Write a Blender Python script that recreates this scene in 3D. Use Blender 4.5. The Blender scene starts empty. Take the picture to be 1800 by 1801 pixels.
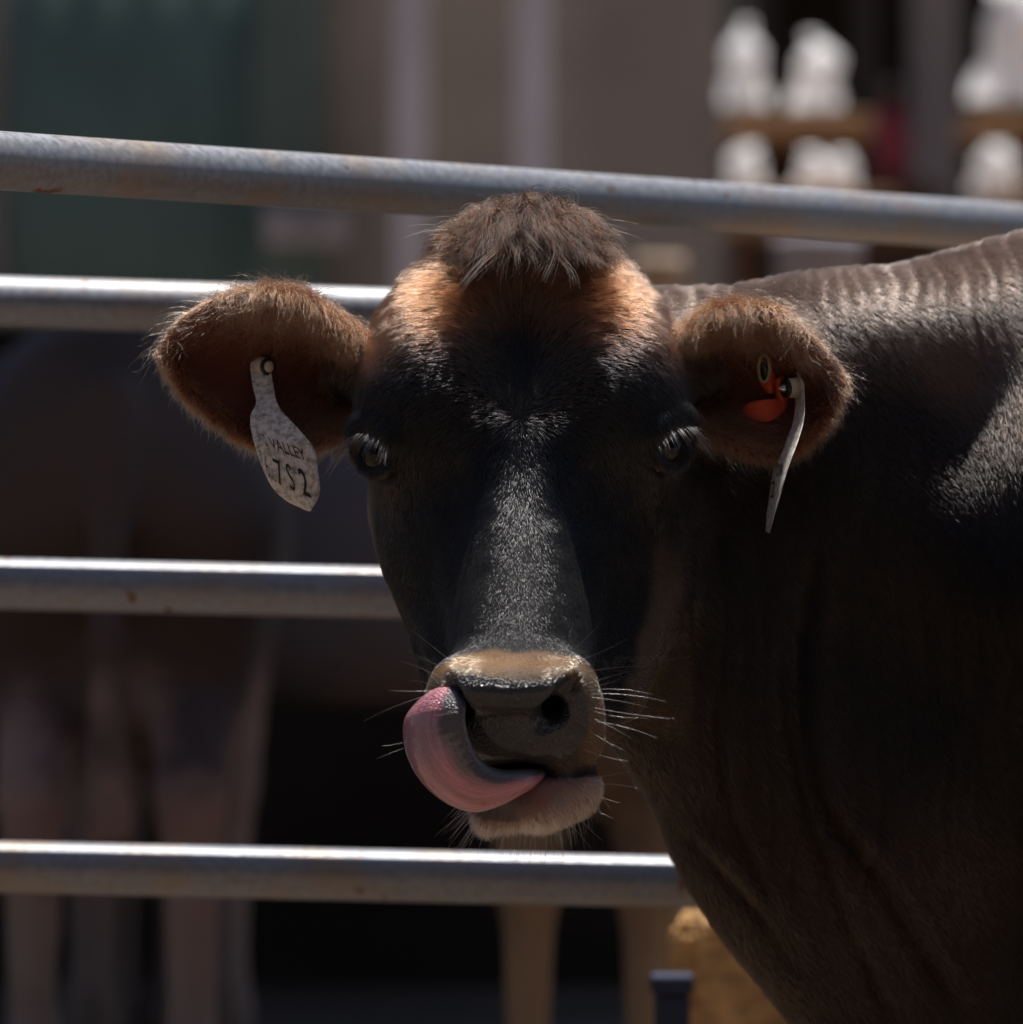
import bpy, bmesh, math, random
import numpy as np
from mathutils import Vector, Matrix, kdtree

# ------------------------------------------------------------------ settings
VOX = 0.0026          # fine voxel of the cow's head
FUR = True
rng = np.random.default_rng(7)
random.seed(7)
scene = bpy.context.scene
COL = scene.collection

# ------------------------------------------------------------------ camera
D = 4.5               # metres from the camera to the cow's eyes
ZC = 1.02
S = 0.8 / 1800.0      # metres per photo pixel at the cow's eyes
cam_d = bpy.data.cameras.new("camera")
cam = bpy.data.objects.new("camera", cam_d)
COL.objects.link(cam)
cam.location = (0, -D, ZC)
cam.rotation_euler = (math.radians(90), 0, 0)
cam_d.sensor_width = 36
cam_d.lens = 36 * D / 0.8
cam_d.clip_end = 500
cam_d.dof.use_dof = True
cam_d.dof.focus_distance = D - 0.02
cam_d.dof.aperture_fstop = cam_d.lens / (1000 * 0.042)
scene.camera = cam

# ------------------------------------------------------------------ light
SUN_BACK, SUN_RIGHT = 9.5, 3.0      # degrees the overhead sun leans behind the cow / to the right
sv = Vector((math.tan(math.radians(SUN_RIGHT)), math.tan(math.radians(SUN_BACK)), 1)).normalized()
elev = math.asin(sv.z)
w = bpy.data.worlds.new("World")
scene.world = w
w.use_nodes = True
nt = w.node_tree
bg = nt.nodes["Background"]
sky = nt.nodes.new("ShaderNodeTexSky")
sky.sky_type = 'NISHITA'
sky.sun_disc = False
sky.sun_elevation = elev
sky.sun_rotation = math.atan2(sv.x, sv.y)
nt.links.new(sky.outputs[0], bg.inputs[0])
bg.inputs[1].default_value = 0.05
sl = bpy.data.lights.new("sun", 'SUN')
sl.energy = 5.0
sl.angle = math.radians(0.5)
sl.color = (1.0, 0.965, 0.925)
so = bpy.data.objects.new("sun", sl)
COL.objects.link(so)
so.rotation_euler = sv.to_track_quat('Z', 'Y').to_euler()
so.location = (0, 0, 8)
scene.view_settings.view_transform = 'Standard'
scene.view_settings.look = 'None'
scene.view_settings.gamma = 1
scene.view_settings.exposure = 0.45
try:
    scene.cycles_curves.shape = 'RIBBONS'
    scene.cycles_curves.subdivisions = 2
except Exception:
    pass
scene.cycles.max_bounces = 8

# ------------------------------------------------------------------ helpers
def P(px, py, d=0.0):
    """Photo pixel at a depth (photo pixels at the eye plane, + is towards the camera) -> point in the place."""
    f = (D - d * S) / D
    return np.array([(px - 900.0) * S * f, -d * S, ZC + (900.5 - py) * S * f])

def toPix(p):
    f = (D + p[:, 1]) / D
    return 900.0 + p[:, 0] / (S * f), 900.5 - (p[:, 2] - ZC) / (S * f), -p[:, 1] / S

def tag(o, label=None, cat=None, group=None, kind=None):
    if label: o['label'] = label
    if cat: o['category'] = cat
    if group: o['group'] = group
    if kind: o['kind'] = kind
    return o

def empty(name, loc=(0, 0, 0), label=None, cat=None, group=None):
    o = bpy.data.objects.new(name, None)
    o.location = loc
    o.empty_display_size = 0.1
    COL.objects.link(o)
    return tag(o, label, cat, group)

def link(name, me, mat=None, parent=None, smooth=True):
    if mat is not None:
        me.materials.append(mat)
    if smooth and len(me.polygons):
        me.polygons.foreach_set('use_smooth', [True] * len(me.polygons))
    o = bpy.data.objects.new(name, me)
    COL.objects.link(o)
    if parent is not None:
        o.parent = parent
        bpy.context.view_layer.update()
        o.matrix_parent_inverse = parent.matrix_world.inverted()
    return o

def mesh_from(name, verts, faces):
    me = bpy.data.meshes.new(name)
    me.from_pydata([tuple(map(float, v)) for v in verts], [], [tuple(map(int, f)) for f in faces])
    me.update()
    return me

def bm_obj(name, bm, mat, parent=None, smooth=True):
    me = bpy.data.meshes.new(name)
    bmesh.ops.recalc_face_normals(bm, faces=bm.faces)
    bm.to_mesh(me)
    bm.free()
    return link(name, me, mat, parent, smooth)

def bm_box(bm, lo, hi, bevel=0.0):
    r = bmesh.ops.create_cube(bm, size=1.0)
    vs = r['verts']
    for v in vs:
        v.co = Vector([lo[i] + (v.co[i] + 0.5) * (hi[i] - lo[i]) for i in range(3)])
    if bevel > 0:
        es = list({e for v in vs for e in v.link_edges})
        bmesh.ops.bevel(bm, geom=es, offset=bevel, segments=2, affect='EDGES', profile=0.5)

def bm_tube(bm, pts, rad, seg=20, caps=True):
    pts = [Vector(p) for p in pts]
    n = len(pts)
    rr = rad if hasattr(rad, '__len__') else [rad] * n
    rings = []
    up = None
    for i in range(n):
        t = (pts[min(i + 1, n - 1)] - pts[max(i - 1, 0)]).normalized()
        if up is None:
            a = Vector((0, 0, 1)) if abs(t.z) < 0.9 else Vector((0, 1, 0))
            up = (a - t * a.dot(t)).normalized()
        else:
            up = (up - t * up.dot(t)).normalized()
        s = t.cross(up)
        rings.append([bm.verts.new(pts[i] + (up * math.cos(2 * math.pi * k / seg) + s * math.sin(2 * math.pi * k / seg)) * rr[i]) for k in range(seg)])
    for i in range(n - 1):
        for k in range(seg):
            bm.faces.new((rings[i][k], rings[i][(k + 1) % seg], rings[i + 1][(k + 1) % seg], rings[i + 1][k]))
    if caps:
        bm.faces.new(rings[0][::-1])
        bm.faces.new(rings[-1])

def bm_lathe(bm, prof, origin=(0, 0, 0), axis=(0, 0, 1), seg=24):
    """prof: list of (radius, height)."""
    q = Vector((0, 0, 1)).rotation_difference(Vector(axis).normalized())
    o = Vector(origin)
    rings = []
    for r, h in prof:
        r = max(r, 1e-5)
        rings.append([bm.verts.new(o + q @ Vector((r * math.cos(2 * math.pi * k / seg), r * math.sin(2 * math.pi * k / seg), h))) for k in range(seg)])
    for a, b in zip(rings[:-1], rings[1:]):
        for k in range(seg):
            bm.faces.new((a[k], a[(k + 1) % seg], b[(k + 1) % seg], b[k]))
    bm.faces.new(rings[0][::-1])
    bm.faces.new(rings[-1])

def hash3(i, j, k):
    n = (i.astype(np.int64) * 73856093) ^ (j.astype(np.int64) * 19349663) ^ (k.astype(np.int64) * 83492791)
    n = (n ^ (n >> 13)) * 1274126177
    n = n ^ (n >> 16)
    return (n & 0xffff).astype(np.float64) / 65535.0

def vnoise(p, freq, seed=0):
    """Smooth value noise in [-1, 1] at points p (N, 3)."""
    q = p * freq + seed * 17.31
    i = np.floor(q).astype(np.int64)
    f = q - i
    f = f * f * (3 - 2 * f)
    r = 0
    for a in (0, 1):
        for b in (0, 1):
            for c in (0, 1):
                wgt = (f[:, 0] if a else 1 - f[:, 0]) * (f[:, 1] if b else 1 - f[:, 1]) * (f[:, 2] if c else 1 - f[:, 2])
                r = r + wgt * hash3(i[:, 0] + a, i[:, 1] + b, i[:, 2] + c)
    return r * 2 - 1

def sstep(a, b, x):
    t = np.clip((x - a) / (b - a), 0, 1)
    return t * t * (3 - 2 * t)

def in_poly(x, y, poly):
    ins = np.zeros(x.shape, bool)
    n = len(poly)
    for i in range(n):
        x0, y0 = poly[i]
        x1, y1 = poly[(i + 1) % n]
        c = ((y0 > y) != (y1 > y)) & (x < (x1 - x0) * (y - y0) / (y1 - y0 + 1e-9) + x0)
        ins ^= c
    return ins

def spline(pts, n):
    """Catmull-Rom resampling of control rows to n rows."""
    pts = np.asarray(pts, float)
    m = len(pts)
    out = []
    for t in np.linspace(0, m - 1, n):
        i = min(int(t), m - 2)
        f = t - i
        p0, p1, p2, p3 = pts[max(i - 1, 0)], pts[i], pts[i + 1], pts[min(i + 2, m - 1)]
        out.append(0.5 * ((2 * p1) + (-p0 + p2) * f + (2 * p0 - 5 * p1 + 4 * p2 - p3) * f * f + (-p0 + 3 * p1 - 3 * p2 + p3) * f ** 3))
    return np.array(out)

# ------------------------------------------------------------------ sculpting field
class Field:
    def __init__(self, X, Y, Z):
        self.ax = [np.asarray(a, np.float32) for a in (X, Y, Z)]
        self.F = np.full([len(a) for a in self.ax], 0.3, np.float32)

    def _box(self, lo, hi):
        sl_, cs = [], []
        for a, l, h in zip(self.ax, lo, hi):
            i0 = max(int(np.searchsorted(a, l)) - 1, 0)
            i1 = min(int(np.searchsorted(a, h)) + 1, len(a))
            if i1 <= i0:
                return None, None
            sl_.append(slice(i0, i1))
            cs.append(a[i0:i1])
        return tuple(sl_), np.meshgrid(*cs, indexing='ij', sparse=True)

    def put(self, fn, lo, hi, k, op='add'):
        m = k + 0.025
        s, g = self._box(np.asarray(lo) - m, np.asarray(hi) + m)
        if s is None:
            return
        d = fn(*g).astype(np.float32)
        a = self.F[s]
        if op == 'sub':
            d = -d
            h = np.maximum(k - np.abs(a - d), 0) / k
            self.F[s] = np.maximum(a, d) + h * h * k * 0.25
        else:
            h = np.maximum(k - np.abs(a - d), 0) / k
            self.F[s] = np.minimum(a, d) - h * h * k * 0.25

    def ell(self, c, r, k=0.02, axes=None, e=2.0, op='add'):
        c = np.asarray(c, float)
        r = np.asarray(r, float)
        A = np.eye(3) if axes is None else np.asarray(axes)
        ext = np.sqrt((A.T ** 2 @ (r ** 2))) * (1.25 if e > 2 else 1.0)
        def fn(x, y, z):
            p = [(x - c[0]) * A[i, 0] + (y - c[1]) * A[i, 1] + (z - c[2]) * A[i, 2] for i in range(3)]
            if e == 2.0:
                k0 = np.sqrt(sum((p[i] / r[i]) ** 2 for i in range(3)))
                k1 = np.sqrt(sum((p[i] / r[i] ** 2) ** 2 for i in range(3))) + 1e-6
                return k0 * (k0 - 1) / k1
            kk = sum(np.abs(p[i] / r[i]) ** e for i in range(3)) ** (1 / e) + 1e-6
            L = np.sqrt(sum(p[i] ** 2 for i in range(3)))
            return L * (1 - 1 / kk)
        self.put(fn, c - ext, c + ext, k, op)

    def cone(self, a, ra, b, rb, k=0.02, op='add', flat=1.0):
        """Tapered capsule; flat > 1 thins it along the depth axis."""
        a = np.asarray(a, float)
        b = np.asarray(b, float)
        v = (b - a) * np.array([1, flat, 1])
        L2 = float(v @ v)
        def fn(x, y, z):
            px, py, pz = x - a[0], (y - a[1]) * flat, z - a[2]
            t = np.clip((px * v[0] + py * v[1] + pz * v[2]) / L2, 0, 1)
            return (np.sqrt((px - t * v[0]) ** 2 + (py - t * v[1]) ** 2 + (pz - t * v[2]) ** 2) - (ra + t * (rb - ra))) / math.sqrt(flat)
        R = max(ra, rb)
        self.put(fn, np.minimum(a, b) - R, np.maximum(a, b) + R, k, op)

    def stamps(self, pts, rads, k=0.004, op='add'):
        for p, r in zip(pts, rads):
            def fn(x, y, z, p=p, r=r):
                return np.sqrt((x - p[0]) ** 2 + (y - p[1]) ** 2 + (z - p[2]) ** 2) - r
            m = k + 0.006
            s, g = self._box(p - r - m, p + r + m)
            if s is None:
                continue
            d = fn(*g).astype(np.float32)
            a = self.F[s]
            if op == 'sub':
                d = -d
                h = np.maximum(k - np.abs(a - d), 0) / k
                self.F[s] = np.maximum(a, d) + h * h * k * 0.25
            else:
                h = np.maximum(k - np.abs(a - d), 0) / k
                self.F[s] = np.minimum(a, d) - h * h * k * 0.25

    def mesh(self, lev=0.0):
        """Surface nets on the (uneven) grid."""
        F = self.F - lev
        nx, ny, nz = F.shape
        ins = F < 0
        cid, pos = [], []
        quads = []
        def cell(i, j, k):
            return (i * ny + j) * nz + k
        for axn in range(3):
            sa = [slice(None)] * 3
            sb = [slice(None)] * 3
            sa[axn] = slice(0, -1)
            sb[axn] = slice(1, None)
            cross = ins[tuple(sa)] != ins[tuple(sb)]
            I = np.argwhere(cross)
            J = I.copy()
            J[:, axn] += 1
            fa = F[I[:, 0], I[:, 1], I[:, 2]]
            fb = F[J[:, 0], J[:, 1], J[:, 2]]
            t = fa / (fa - fb)
            p = np.stack([self.ax[c][I[:, c]] for c in range(3)], 1).astype(np.float64)
            p[:, axn] += t * (self.ax[axn][J[:, axn]] - self.ax[axn][I[:, axn]])
            u, v = [c for c in range(3) if c != axn]
            ok = (I[:, u] > 0) & (I[:, v] > 0) & (I[:, u] < F.shape[u] - 1) & (I[:, v] < F.shape[v] - 1)
            I, p, fa = I[ok], p[ok], fa[ok]
            ring = []
            for du, dv in ((-1, -1), (0, -1), (0, 0), (-1, 0)):
                K = I.copy()
                K[:, u] += du
                K[:, v] += dv
                c = cell(K[:, 0], K[:, 1], K[:, 2])
                cid.append(c)
                pos.append(p)
                ring.append(c)
            q = np.stack(ring, 1)
            flip = (fa < 0) == (axn == 1)
            q[flip] = q[flip][:, ::-1]
            quads.append(q)
        cid = np.concatenate(cid)
        pos = np.concatenate(pos)
        quads = np.concatenate(quads)
        uq, inv = np.unique(cid, return_inverse=True)
        cnt = np.bincount(inv)
        V = np.stack([np.bincount(inv, pos[:, c]) / cnt for c in range(3)], 1)
        Q = np.searchsorted(uq, quads)
        return V, Q

def mesh_np(name, V, Q):
    me = bpy.data.meshes.new(name)
    me.vertices.add(len(V))
    me.vertices.foreach_set('co', V.astype(np.float32).ravel())
    k = Q.shape[1]
    me.loops.add(len(Q) * k)
    me.loops.foreach_set('vertex_index', Q.astype(np.int32).ravel())
    me.polygons.add(len(Q))
    me.polygons.foreach_set('loop_start', np.arange(0, len(Q) * k, k, dtype=np.int32))
    me.polygons.foreach_set('loop_total', np.full(len(Q), k, dtype=np.int32))
    me.update(calc_edges=True)
    me.validate()
    return me

def vert_normals(V, Q):
    n = np.cross(V[Q[:, 2]] - V[Q[:, 0]], V[Q[:, 3]] - V[Q[:, 1]])
    N = np.zeros_like(V)
    for c in range(4):
        for a in range(3):
            N[:, a] += np.bincount(Q[:, c], n[:, a], len(V))
    return N / (np.linalg.norm(N, axis=1, keepdims=True) + 1e-12)

def relax(V, Q, wgt, it=1):
    E = np.concatenate([Q[:, [0, 1]], Q[:, [1, 2]], Q[:, [2, 3]], Q[:, [3, 0]]])
    for _ in range(it):
        A = np.zeros_like(V)
        c = np.bincount(E[:, 0], minlength=len(V)) + np.bincount(E[:, 1], minlength=len(V))
        for a in range(3):
            A[:, a] = np.bincount(E[:, 0], V[E[:, 1], a], len(V)) + np.bincount(E[:, 1], V[E[:, 0], a], len(V))
        V = V + (A / c[:, None] - V) * wgt
    return V

# ------------------------------------------------------------------ materials
def mat_new(name):
    m = bpy.data.materials.new(name)
    m.use_nodes = True
    t = m.node_tree
    b = t.nodes["Principled BSDF"]
    return m, t, b

def simple_mat(name, col, rough=0.8, var=0.25, scale=8.0, metal=0.0, bump=0.0, spec=0.5):
    m, t, b = mat_new(name)
    b.inputs['Roughness'].default_value = rough
    b.inputs['Metallic'].default_value = metal
    b.inputs['Specular IOR Level'].default_value = spec
    tc = t.nodes.new("ShaderNodeTexCoord")
    n = t.nodes.new("ShaderNodeTexNoise")
    n.inputs['Scale'].default_value = scale
    n.inputs['Detail'].default_value = 6
    r = t.nodes.new("ShaderNodeValToRGB")
    r.color_ramp.elements[0].position = 0.3
    r.color_ramp.elements[1].position = 0.7
    r.color_ramp.elements[0].color = tuple(c * (1 - var) for c in col) + (1,)
    r.color_ramp.elements[1].color = tuple(min(c * (1 + var), 1) for c in col) + (1,)
    t.links.new(tc.outputs['Object'], n.inputs['Vector'])
    t.links.new(n.outputs['Fac'], r.inputs[0])
    t.links.new(r.outputs[0], b.inputs['Base Color'])
    if bump:
        bp = t.nodes.new("ShaderNodeBump")
        bp.inputs['Strength'].default_value = bump
        bp.inputs['Distance'].default_value = 0.01
        t.links.new(n.outputs['Fac'], bp.inputs['Height'])
        t.links.new(bp.outputs[0], b.inputs['Normal'])
    return m

def attr_mat(name, rough, spec=0.4, sss=0.0, radius=(0.01, 0.003, 0.0015), bump_scale=0.0, bump=0.3, voro=False, coat=0.0, dist=0.001):
    m, t, b = mat_new(name)
    a = t.nodes.new("ShaderNodeAttribute")
    a.attribute_name = "tint"
    t.links.new(a.outputs['Color'], b.inputs['Base Color'])
    b.inputs['Roughness'].default_value = rough
    b.inputs['Specular IOR Level'].default_value = spec
    b.inputs['Coat Weight'].default_value = coat
    b.inputs['Coat Roughness'].default_value = 0.12
    if sss:
        b.inputs['Subsurface Weight'].default_value = sss
        b.inputs['Subsurface Radius'].default_value = radius
        b.inputs['Subsurface Scale'].default_value = 1.0
    if bump_scale:
        tc = t.nodes.new("ShaderNodeTexCoord")
        n = t.nodes.new("ShaderNodeTexNoise")
        n.inputs['Scale'].default_value = bump_scale
        n.inputs['Detail'].default_value = 4
        t.links.new(tc.outputs['Object'], n.inputs['Vector'])
        h = n.outputs['Fac']
        if voro:
            v = t.nodes.new("ShaderNodeTexVoronoi")
            v.inputs['Scale'].default_value = bump_scale * 1.6
            t.links.new(tc.outputs['Object'], v.inputs['Vector'])
            mx = t.nodes.new("ShaderNodeMath")
            mx.operation = 'SUBTRACT'
            t.links.new(n.outputs['Fac'], mx.inputs[0])
            t.links.new(v.outputs['Distance'], mx.inputs[1])
            h = mx.outputs[0]
        bp = t.nodes.new("ShaderNodeBump")
        bp.inputs['Strength'].default_value = bump
        bp.inputs['Distance'].default_value = dist
        t.links.new(h, bp.inputs['Height'])
        t.links.new(bp.outputs[0], b.inputs['Normal'])
    return m

def hair_mat(name, rough=0.3, radial=0.4, coatw=0.15):
    m = bpy.data.materials.new(name)
    m.use_nodes = True
    t = m.node_tree
    t.nodes.clear()
    out = t.nodes.new("ShaderNodeOutputMaterial")
    h = t.nodes.new("ShaderNodeBsdfHairPrincipled")
    h.model = 'CHIANG'
    h.parametrization = 'COLOR'
    a = t.nodes.new("ShaderNodeAttribute")
    a.attribute_name = "tint"
    t.links.new(a.outputs['Color'], h.inputs['Color'])
    h.inputs['Roughness'].default_value = rough
    h.inputs['Coat'].default_value = coatw
    h.inputs['Radial Roughness'].default_value = radial
    t.links.new(h.outputs[0], out.inputs['Surface'])
    return m


# ------------------------------------------------------------------ the place: ground, barn, shed, fence
def B(px, py, y):
    return P(px, py, -y / S)

M_dirt = simple_mat("trodden_dirt", (0.15, 0.108, 0.078), 0.95, 0.35, 3.0, bump=0.4)
M_conc = simple_mat("concrete", (0.16, 0.13, 0.11), 0.9, 0.3, 2.0, bump=0.2)
bm = bmesh.new()
vs = [bm.verts.new(p) for p in ((-250, -250, 0), (250, -250, 0), (250, 250, 0), (-250, 250, 0))]
bm.faces.new(vs)
tag(bm_obj("ground", bm, M_dirt, None, False), kind='structure')
bm = bmesh.new()
bm_box(bm, (-9, 1.9, -0.2), (0.9, 9.5, 0.30), 0.02)
tag(bm_obj("floor", bm, M_conc, None, False), kind='structure')

M_green = simple_mat("green_sheet", (0.115, 0.185, 0.168), 0.7, 0.25, 2.5)
M_taupe = simple_mat("taupe_board", (0.40, 0.335, 0.28), 0.85, 0.25, 2.0)
M_roof = simple_mat("roof_steel", (0.10, 0.09, 0.085), 0.6, 0.2, 3.0)
M_postp = simple_mat("pale_post", (0.85, 0.76, 0.79), 0.7, 0.15, 4.0)
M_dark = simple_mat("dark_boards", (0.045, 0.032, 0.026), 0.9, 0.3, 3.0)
M_gpost = simple_mat("grey_post", (0.26, 0.22, 0.21), 0.8, 0.2, 4.0)

def corrugated(x0, x1, z0, z1, y, pitch=0.12, amp=0.006):
    bm = bmesh.new()
    n = int((x1 - x0) / pitch * 8)
    prev = None
    for i in range(n + 1):
        x = x0 + (x1 - x0) * i / n
        yy = y + amp * math.sin(2 * math.pi * x / pitch)
        row = [bm.verts.new((x, yy, z0)), bm.verts.new((x, yy, z1)), bm.verts.new((x, yy + 0.02, z1)), bm.verts.new((x, yy + 0.02, z0))]
        if prev:
            for k in range(4):
                bm.faces.new((prev[k], row[k], row[(k + 1) % 4], prev[(k + 1) % 4]))
        else:
            bm.faces.new(row)
        prev = row
    bm.faces.new(prev[::-1])
    return bm

YW = 7.5
barn = empty("barn", (-3, YW, 0), "shaded open barn with a dark green sheet wall and pale upright posts", "barn")
xg0, xg1, xt1 = B(8, 0, YW)[0], B(535, 0, YW)[0], B(1268, 0, YW)[0]
bm_obj("green_sheet", corrugated(xg0, xg1, 0.30, 3.3, YW), M_green, barn, True)
bm = bmesh.new()
bm_box(bm, (xg1, YW, 0.30), (xt1, YW + 0.05, 3.3))
bm_obj("taupe_panel", bm, M_taupe, barn, False)
M_olive_b = simple_mat("faded_green_board", (0.165, 0.215, 0.185), 0.85, 0.25, 2.0)
bm = bmesh.new()
bm_box(bm, (B(452, 0, YW - 0.05)[0], YW - 0.06, 0.30), (B(575, 0, YW - 0.05)[0], YW - 0.022, 3.3))
bm_obj("faded_panel", bm, M_olive_b, barn, False)
bm = bmesh.new()
bm_box(bm, (-9.0, YW, 0.30), (xg0, YW + 0.05, 3.3))
bm_obj("grey_panel", bm, M_gpost, barn, False)
bm = bmesh.new()
bm_box(bm, (-9.5, 1.75, 3.32), (0.62, 5.25, 3.42))
bm_obj("roof", bm, M_roof, barn, False)
for a, b in ((693, 752), (905, 967)):
    x0, x1 = B(a, 0, YW - 0.3)[0], B(b, 0, YW - 0.3)[0]
    bm = bmesh.new()
    bm_box(bm, (x0, YW - 0.36, 0.29), (x1, YW - 0.26, 3.33), 0.008)
    bm_obj("post", bm, M_postp, barn, False)
for x in (-7.5, -3.4):
    for y in (1.95, 4.42):
        bm = bmesh.new()
        bm_box(bm, (x, y, 0.29), (x + 0.12, y + 0.12, 3.33), 0.008)
        bm_obj("post", bm, M_gpost, barn, False)
low = empty("added_low_wall", (-3, 4.3, 0.3), "low dark board wall added behind the cattle to hide the sunlit floor", "wall")  # added wall, screens off sunlit floor so the space behind the cattle stays dark
bm = bmesh.new()
bm_box(bm, (-9.0, 4.25, 0.299), (0.55, 4.33, B(0, 590, 4.3)[2]), 0.006)
bm_obj("boards", bm, M_dark, low, False)
bm = bmesh.new()
bm_box(bm, (-9.0, 4.22, B(0, 590, 4.3)[2] + 0.002), (0.55, 4.36, B(0, 578, 4.3)[2]), 0.006)
bm_obj("cap_rail", bm, M_dark, low, False)

# added dark barn out of view, cuts fill light and reflections on the cow
fill_block = empty("fill_block_barn", (0, -12, 0), "large dark open barn added unseen behind the camera to cut the fill light", "barn")
for nm, lo, hi in (("roof", (-26, -18, 4.6), (26, -5.6, 4.75)), ("back_wall", (-26, -18.2, 0), (26, -18, 4.59)), ("fascia", (-26, -5.72, 4.2), (26, -5.60, 4.598))):
    bm = bmesh.new(); bm_box(bm, lo, hi)
    bm_obj(nm, bm, M_dark, fill_block, False)
for x in (-18, -12, -6, 6, 12, 18):
    bm = bmesh.new(); bm_box(bm, (x, -5.9, 0), (x + 0.15, -5.75, 4.598), 0.01)
    bm_obj("post", bm, M_dark, fill_block, False)

# the open shed behind on the right
YS = 9.6
shed = empty("shed", (2.5, YS + 2, 0), "dark open shed standing beyond the barn with grey upright posts", "shed")
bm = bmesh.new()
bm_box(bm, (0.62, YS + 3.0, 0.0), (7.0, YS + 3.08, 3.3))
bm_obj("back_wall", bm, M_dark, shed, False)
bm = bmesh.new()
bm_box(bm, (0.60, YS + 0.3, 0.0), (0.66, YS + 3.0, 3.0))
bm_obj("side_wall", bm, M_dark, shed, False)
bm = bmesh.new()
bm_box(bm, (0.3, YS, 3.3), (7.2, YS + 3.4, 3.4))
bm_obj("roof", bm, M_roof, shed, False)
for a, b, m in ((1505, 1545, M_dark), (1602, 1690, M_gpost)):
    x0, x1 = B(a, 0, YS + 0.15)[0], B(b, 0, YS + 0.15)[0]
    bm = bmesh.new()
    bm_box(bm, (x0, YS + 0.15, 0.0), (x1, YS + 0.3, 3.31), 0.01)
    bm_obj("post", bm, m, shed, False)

# timber rack with white sacks in the sun in front of the shed
M_plank = simple_mat("tan_plank", (0.36, 0.22, 0.12), 0.8, 0.3, 5.0)
M_brown = simple_mat("brown_board", (0.12, 0.055, 0.025), 0.85, 0.3, 4.0)
M_white = simple_mat("white_plastic", (0.86, 0.83, 0.84), 0.5, 0.05, 3.0)
_wb = M_white.node_tree.nodes["Principled BSDF"]
_wb.inputs['Subsurface Weight'].default_value = 1.0
_wb.inputs['Subsurface Radius'].default_value = (0.2, 0.2, 0.2)
_wb.inputs['Subsurface Scale'].default_value = 1.0
YR = YS - 0.9
def rack(xa, xb, pz, low, label):
    r = empty("plank_rack", (B((xa + xb) / 2, 0, YR)[0], YR, 0), label, "rack", "plank racks in front of the shed")
    x0, x1 = B(xa, 0, YR)[0], B(xb, 0, YR)[0]
    bm = bmesh.new(); bm_box(bm, (x0, YR - 0.26, pz - 0.045), (x1, YR + 0.26, pz), 0.004)
    bm_obj("shelf", bm, M_plank, r, False)
    bm = bmesh.new(); bm_box(bm, (x0, YR - 0.95, low - 0.045), (x1, YR + 0.26, low), 0.004)
    bm_obj("shelf", bm, M_plank, r, False)
    bm = bmesh.new(); bm_box(bm, (x0 + 0.05, YR + 0.265, low + 0.02), (x1 - 0.01, YR + 0.29, pz + 0.03), 0.003)
    bm_obj("back_board", bm, M_brown, r, False)
    for xx in (x0 + 0.02, x1 - 0.07):
        bm = bmesh.new(); bm_box(bm, (xx, YR - 0.02, 0), (xx + 0.05, YR + 0.03, low - 0.046), 0.003)
        bm_obj("leg", bm, M_brown, r, False)
zsh = B(0, 213, YR)[2]
zlo = B(0, 352, YR - 0.58)[2]
rack(1272, 1525, zsh, zlo, "tan plank rack carrying white sacks, left of the grey shed post")
rack(1690, 1990, zsh, zlo, "tan plank rack carrying a big white sack at the right edge")

def sack(px, base, top, wpx, label, peak=0.35, YR=YR):
    """A plump tied sack: wide foot, sloping shoulders, gathered neck."""
    c = B(px, 0, YR)
    z0 = base + 0.001
    hgt = B(0, top, YR)[2] - z0
    rad = wpx * 0.5 * S * (D + YR) / D
    t = empty("sack", (c[0], YR, z0), label, "sack", "white sacks on the plank racks")
    bm = bmesh.new()
    prof = [(rad * 0.8, 0.0), (rad, hgt * 0.14), (rad * 1.0, hgt * 0.30), (rad * 0.72, hgt * 0.46), (rad * 0.80, hgt * 0.58), (rad * 0.80, hgt * 0.74), (rad * peak, hgt * 0.86), (rad * peak * 0.6, hgt * 0.90)]
    bm_lathe(bm, prof, (c[0], YR, z0), seg=32)
    for v in bm.verts:
        a_ = math.atan2(v.co.y - YR, v.co.x - c[0])
        k = 1 + 0.10 * math.sin(3 * a_ + px) + 0.06 * math.sin(5 * a_ + v.co.z * 25)
        v.co.x = c[0] + (v.co.x - c[0]) * k + rad * 0.5 * math.sin(px * 1.7) * ((v.co.z - z0) / hgt) ** 1.5
        v.co.y = YR + (v.co.y - YR) * k
    bm_obj("sack_body", bm, M_white, t)
    bm = bmesh.new()
    bm_lathe(bm, [(rad * peak * 0.55, hgt * 0.89), (rad * peak * 0.75, hgt * 0.97), (rad * peak * 0.9, hgt * 1.0), (rad * peak * 0.3, hgt * 0.99)], (c[0], YR, z0), seg=24)
    bm_obj("neck", bm, M_white, t)
sack(1312, zsh, 40, 82, "tall white sack at the left end of the upper shelf, beside the barn corner")
sack(1428, zsh, 62, 92, "tall white sack standing alone near the middle of the upper shelf")
sack(1318, zlo, 258, 74, "short white sack on the lower shelf under the leftmost tall one", 0.6, YR - 0.58)
sack(1424, zlo, 266, 62, "short white sack on the lower shelf, left of the pair touching each other", 0.6, YR - 0.58)
sack(1482, zlo, 270, 60, "short white sack on the lower shelf, right of the pair touching each other", 0.6, YR - 0.58)
sack(1775, zsh, -30, 150, "biggest white sack, on the upper shelf at the right edge of the picture", 0.7)
sack(1752, zlo, 256, 88, "squat white sack on the lower shelf under the biggest one", 0.6, YR - 0.58)

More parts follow.
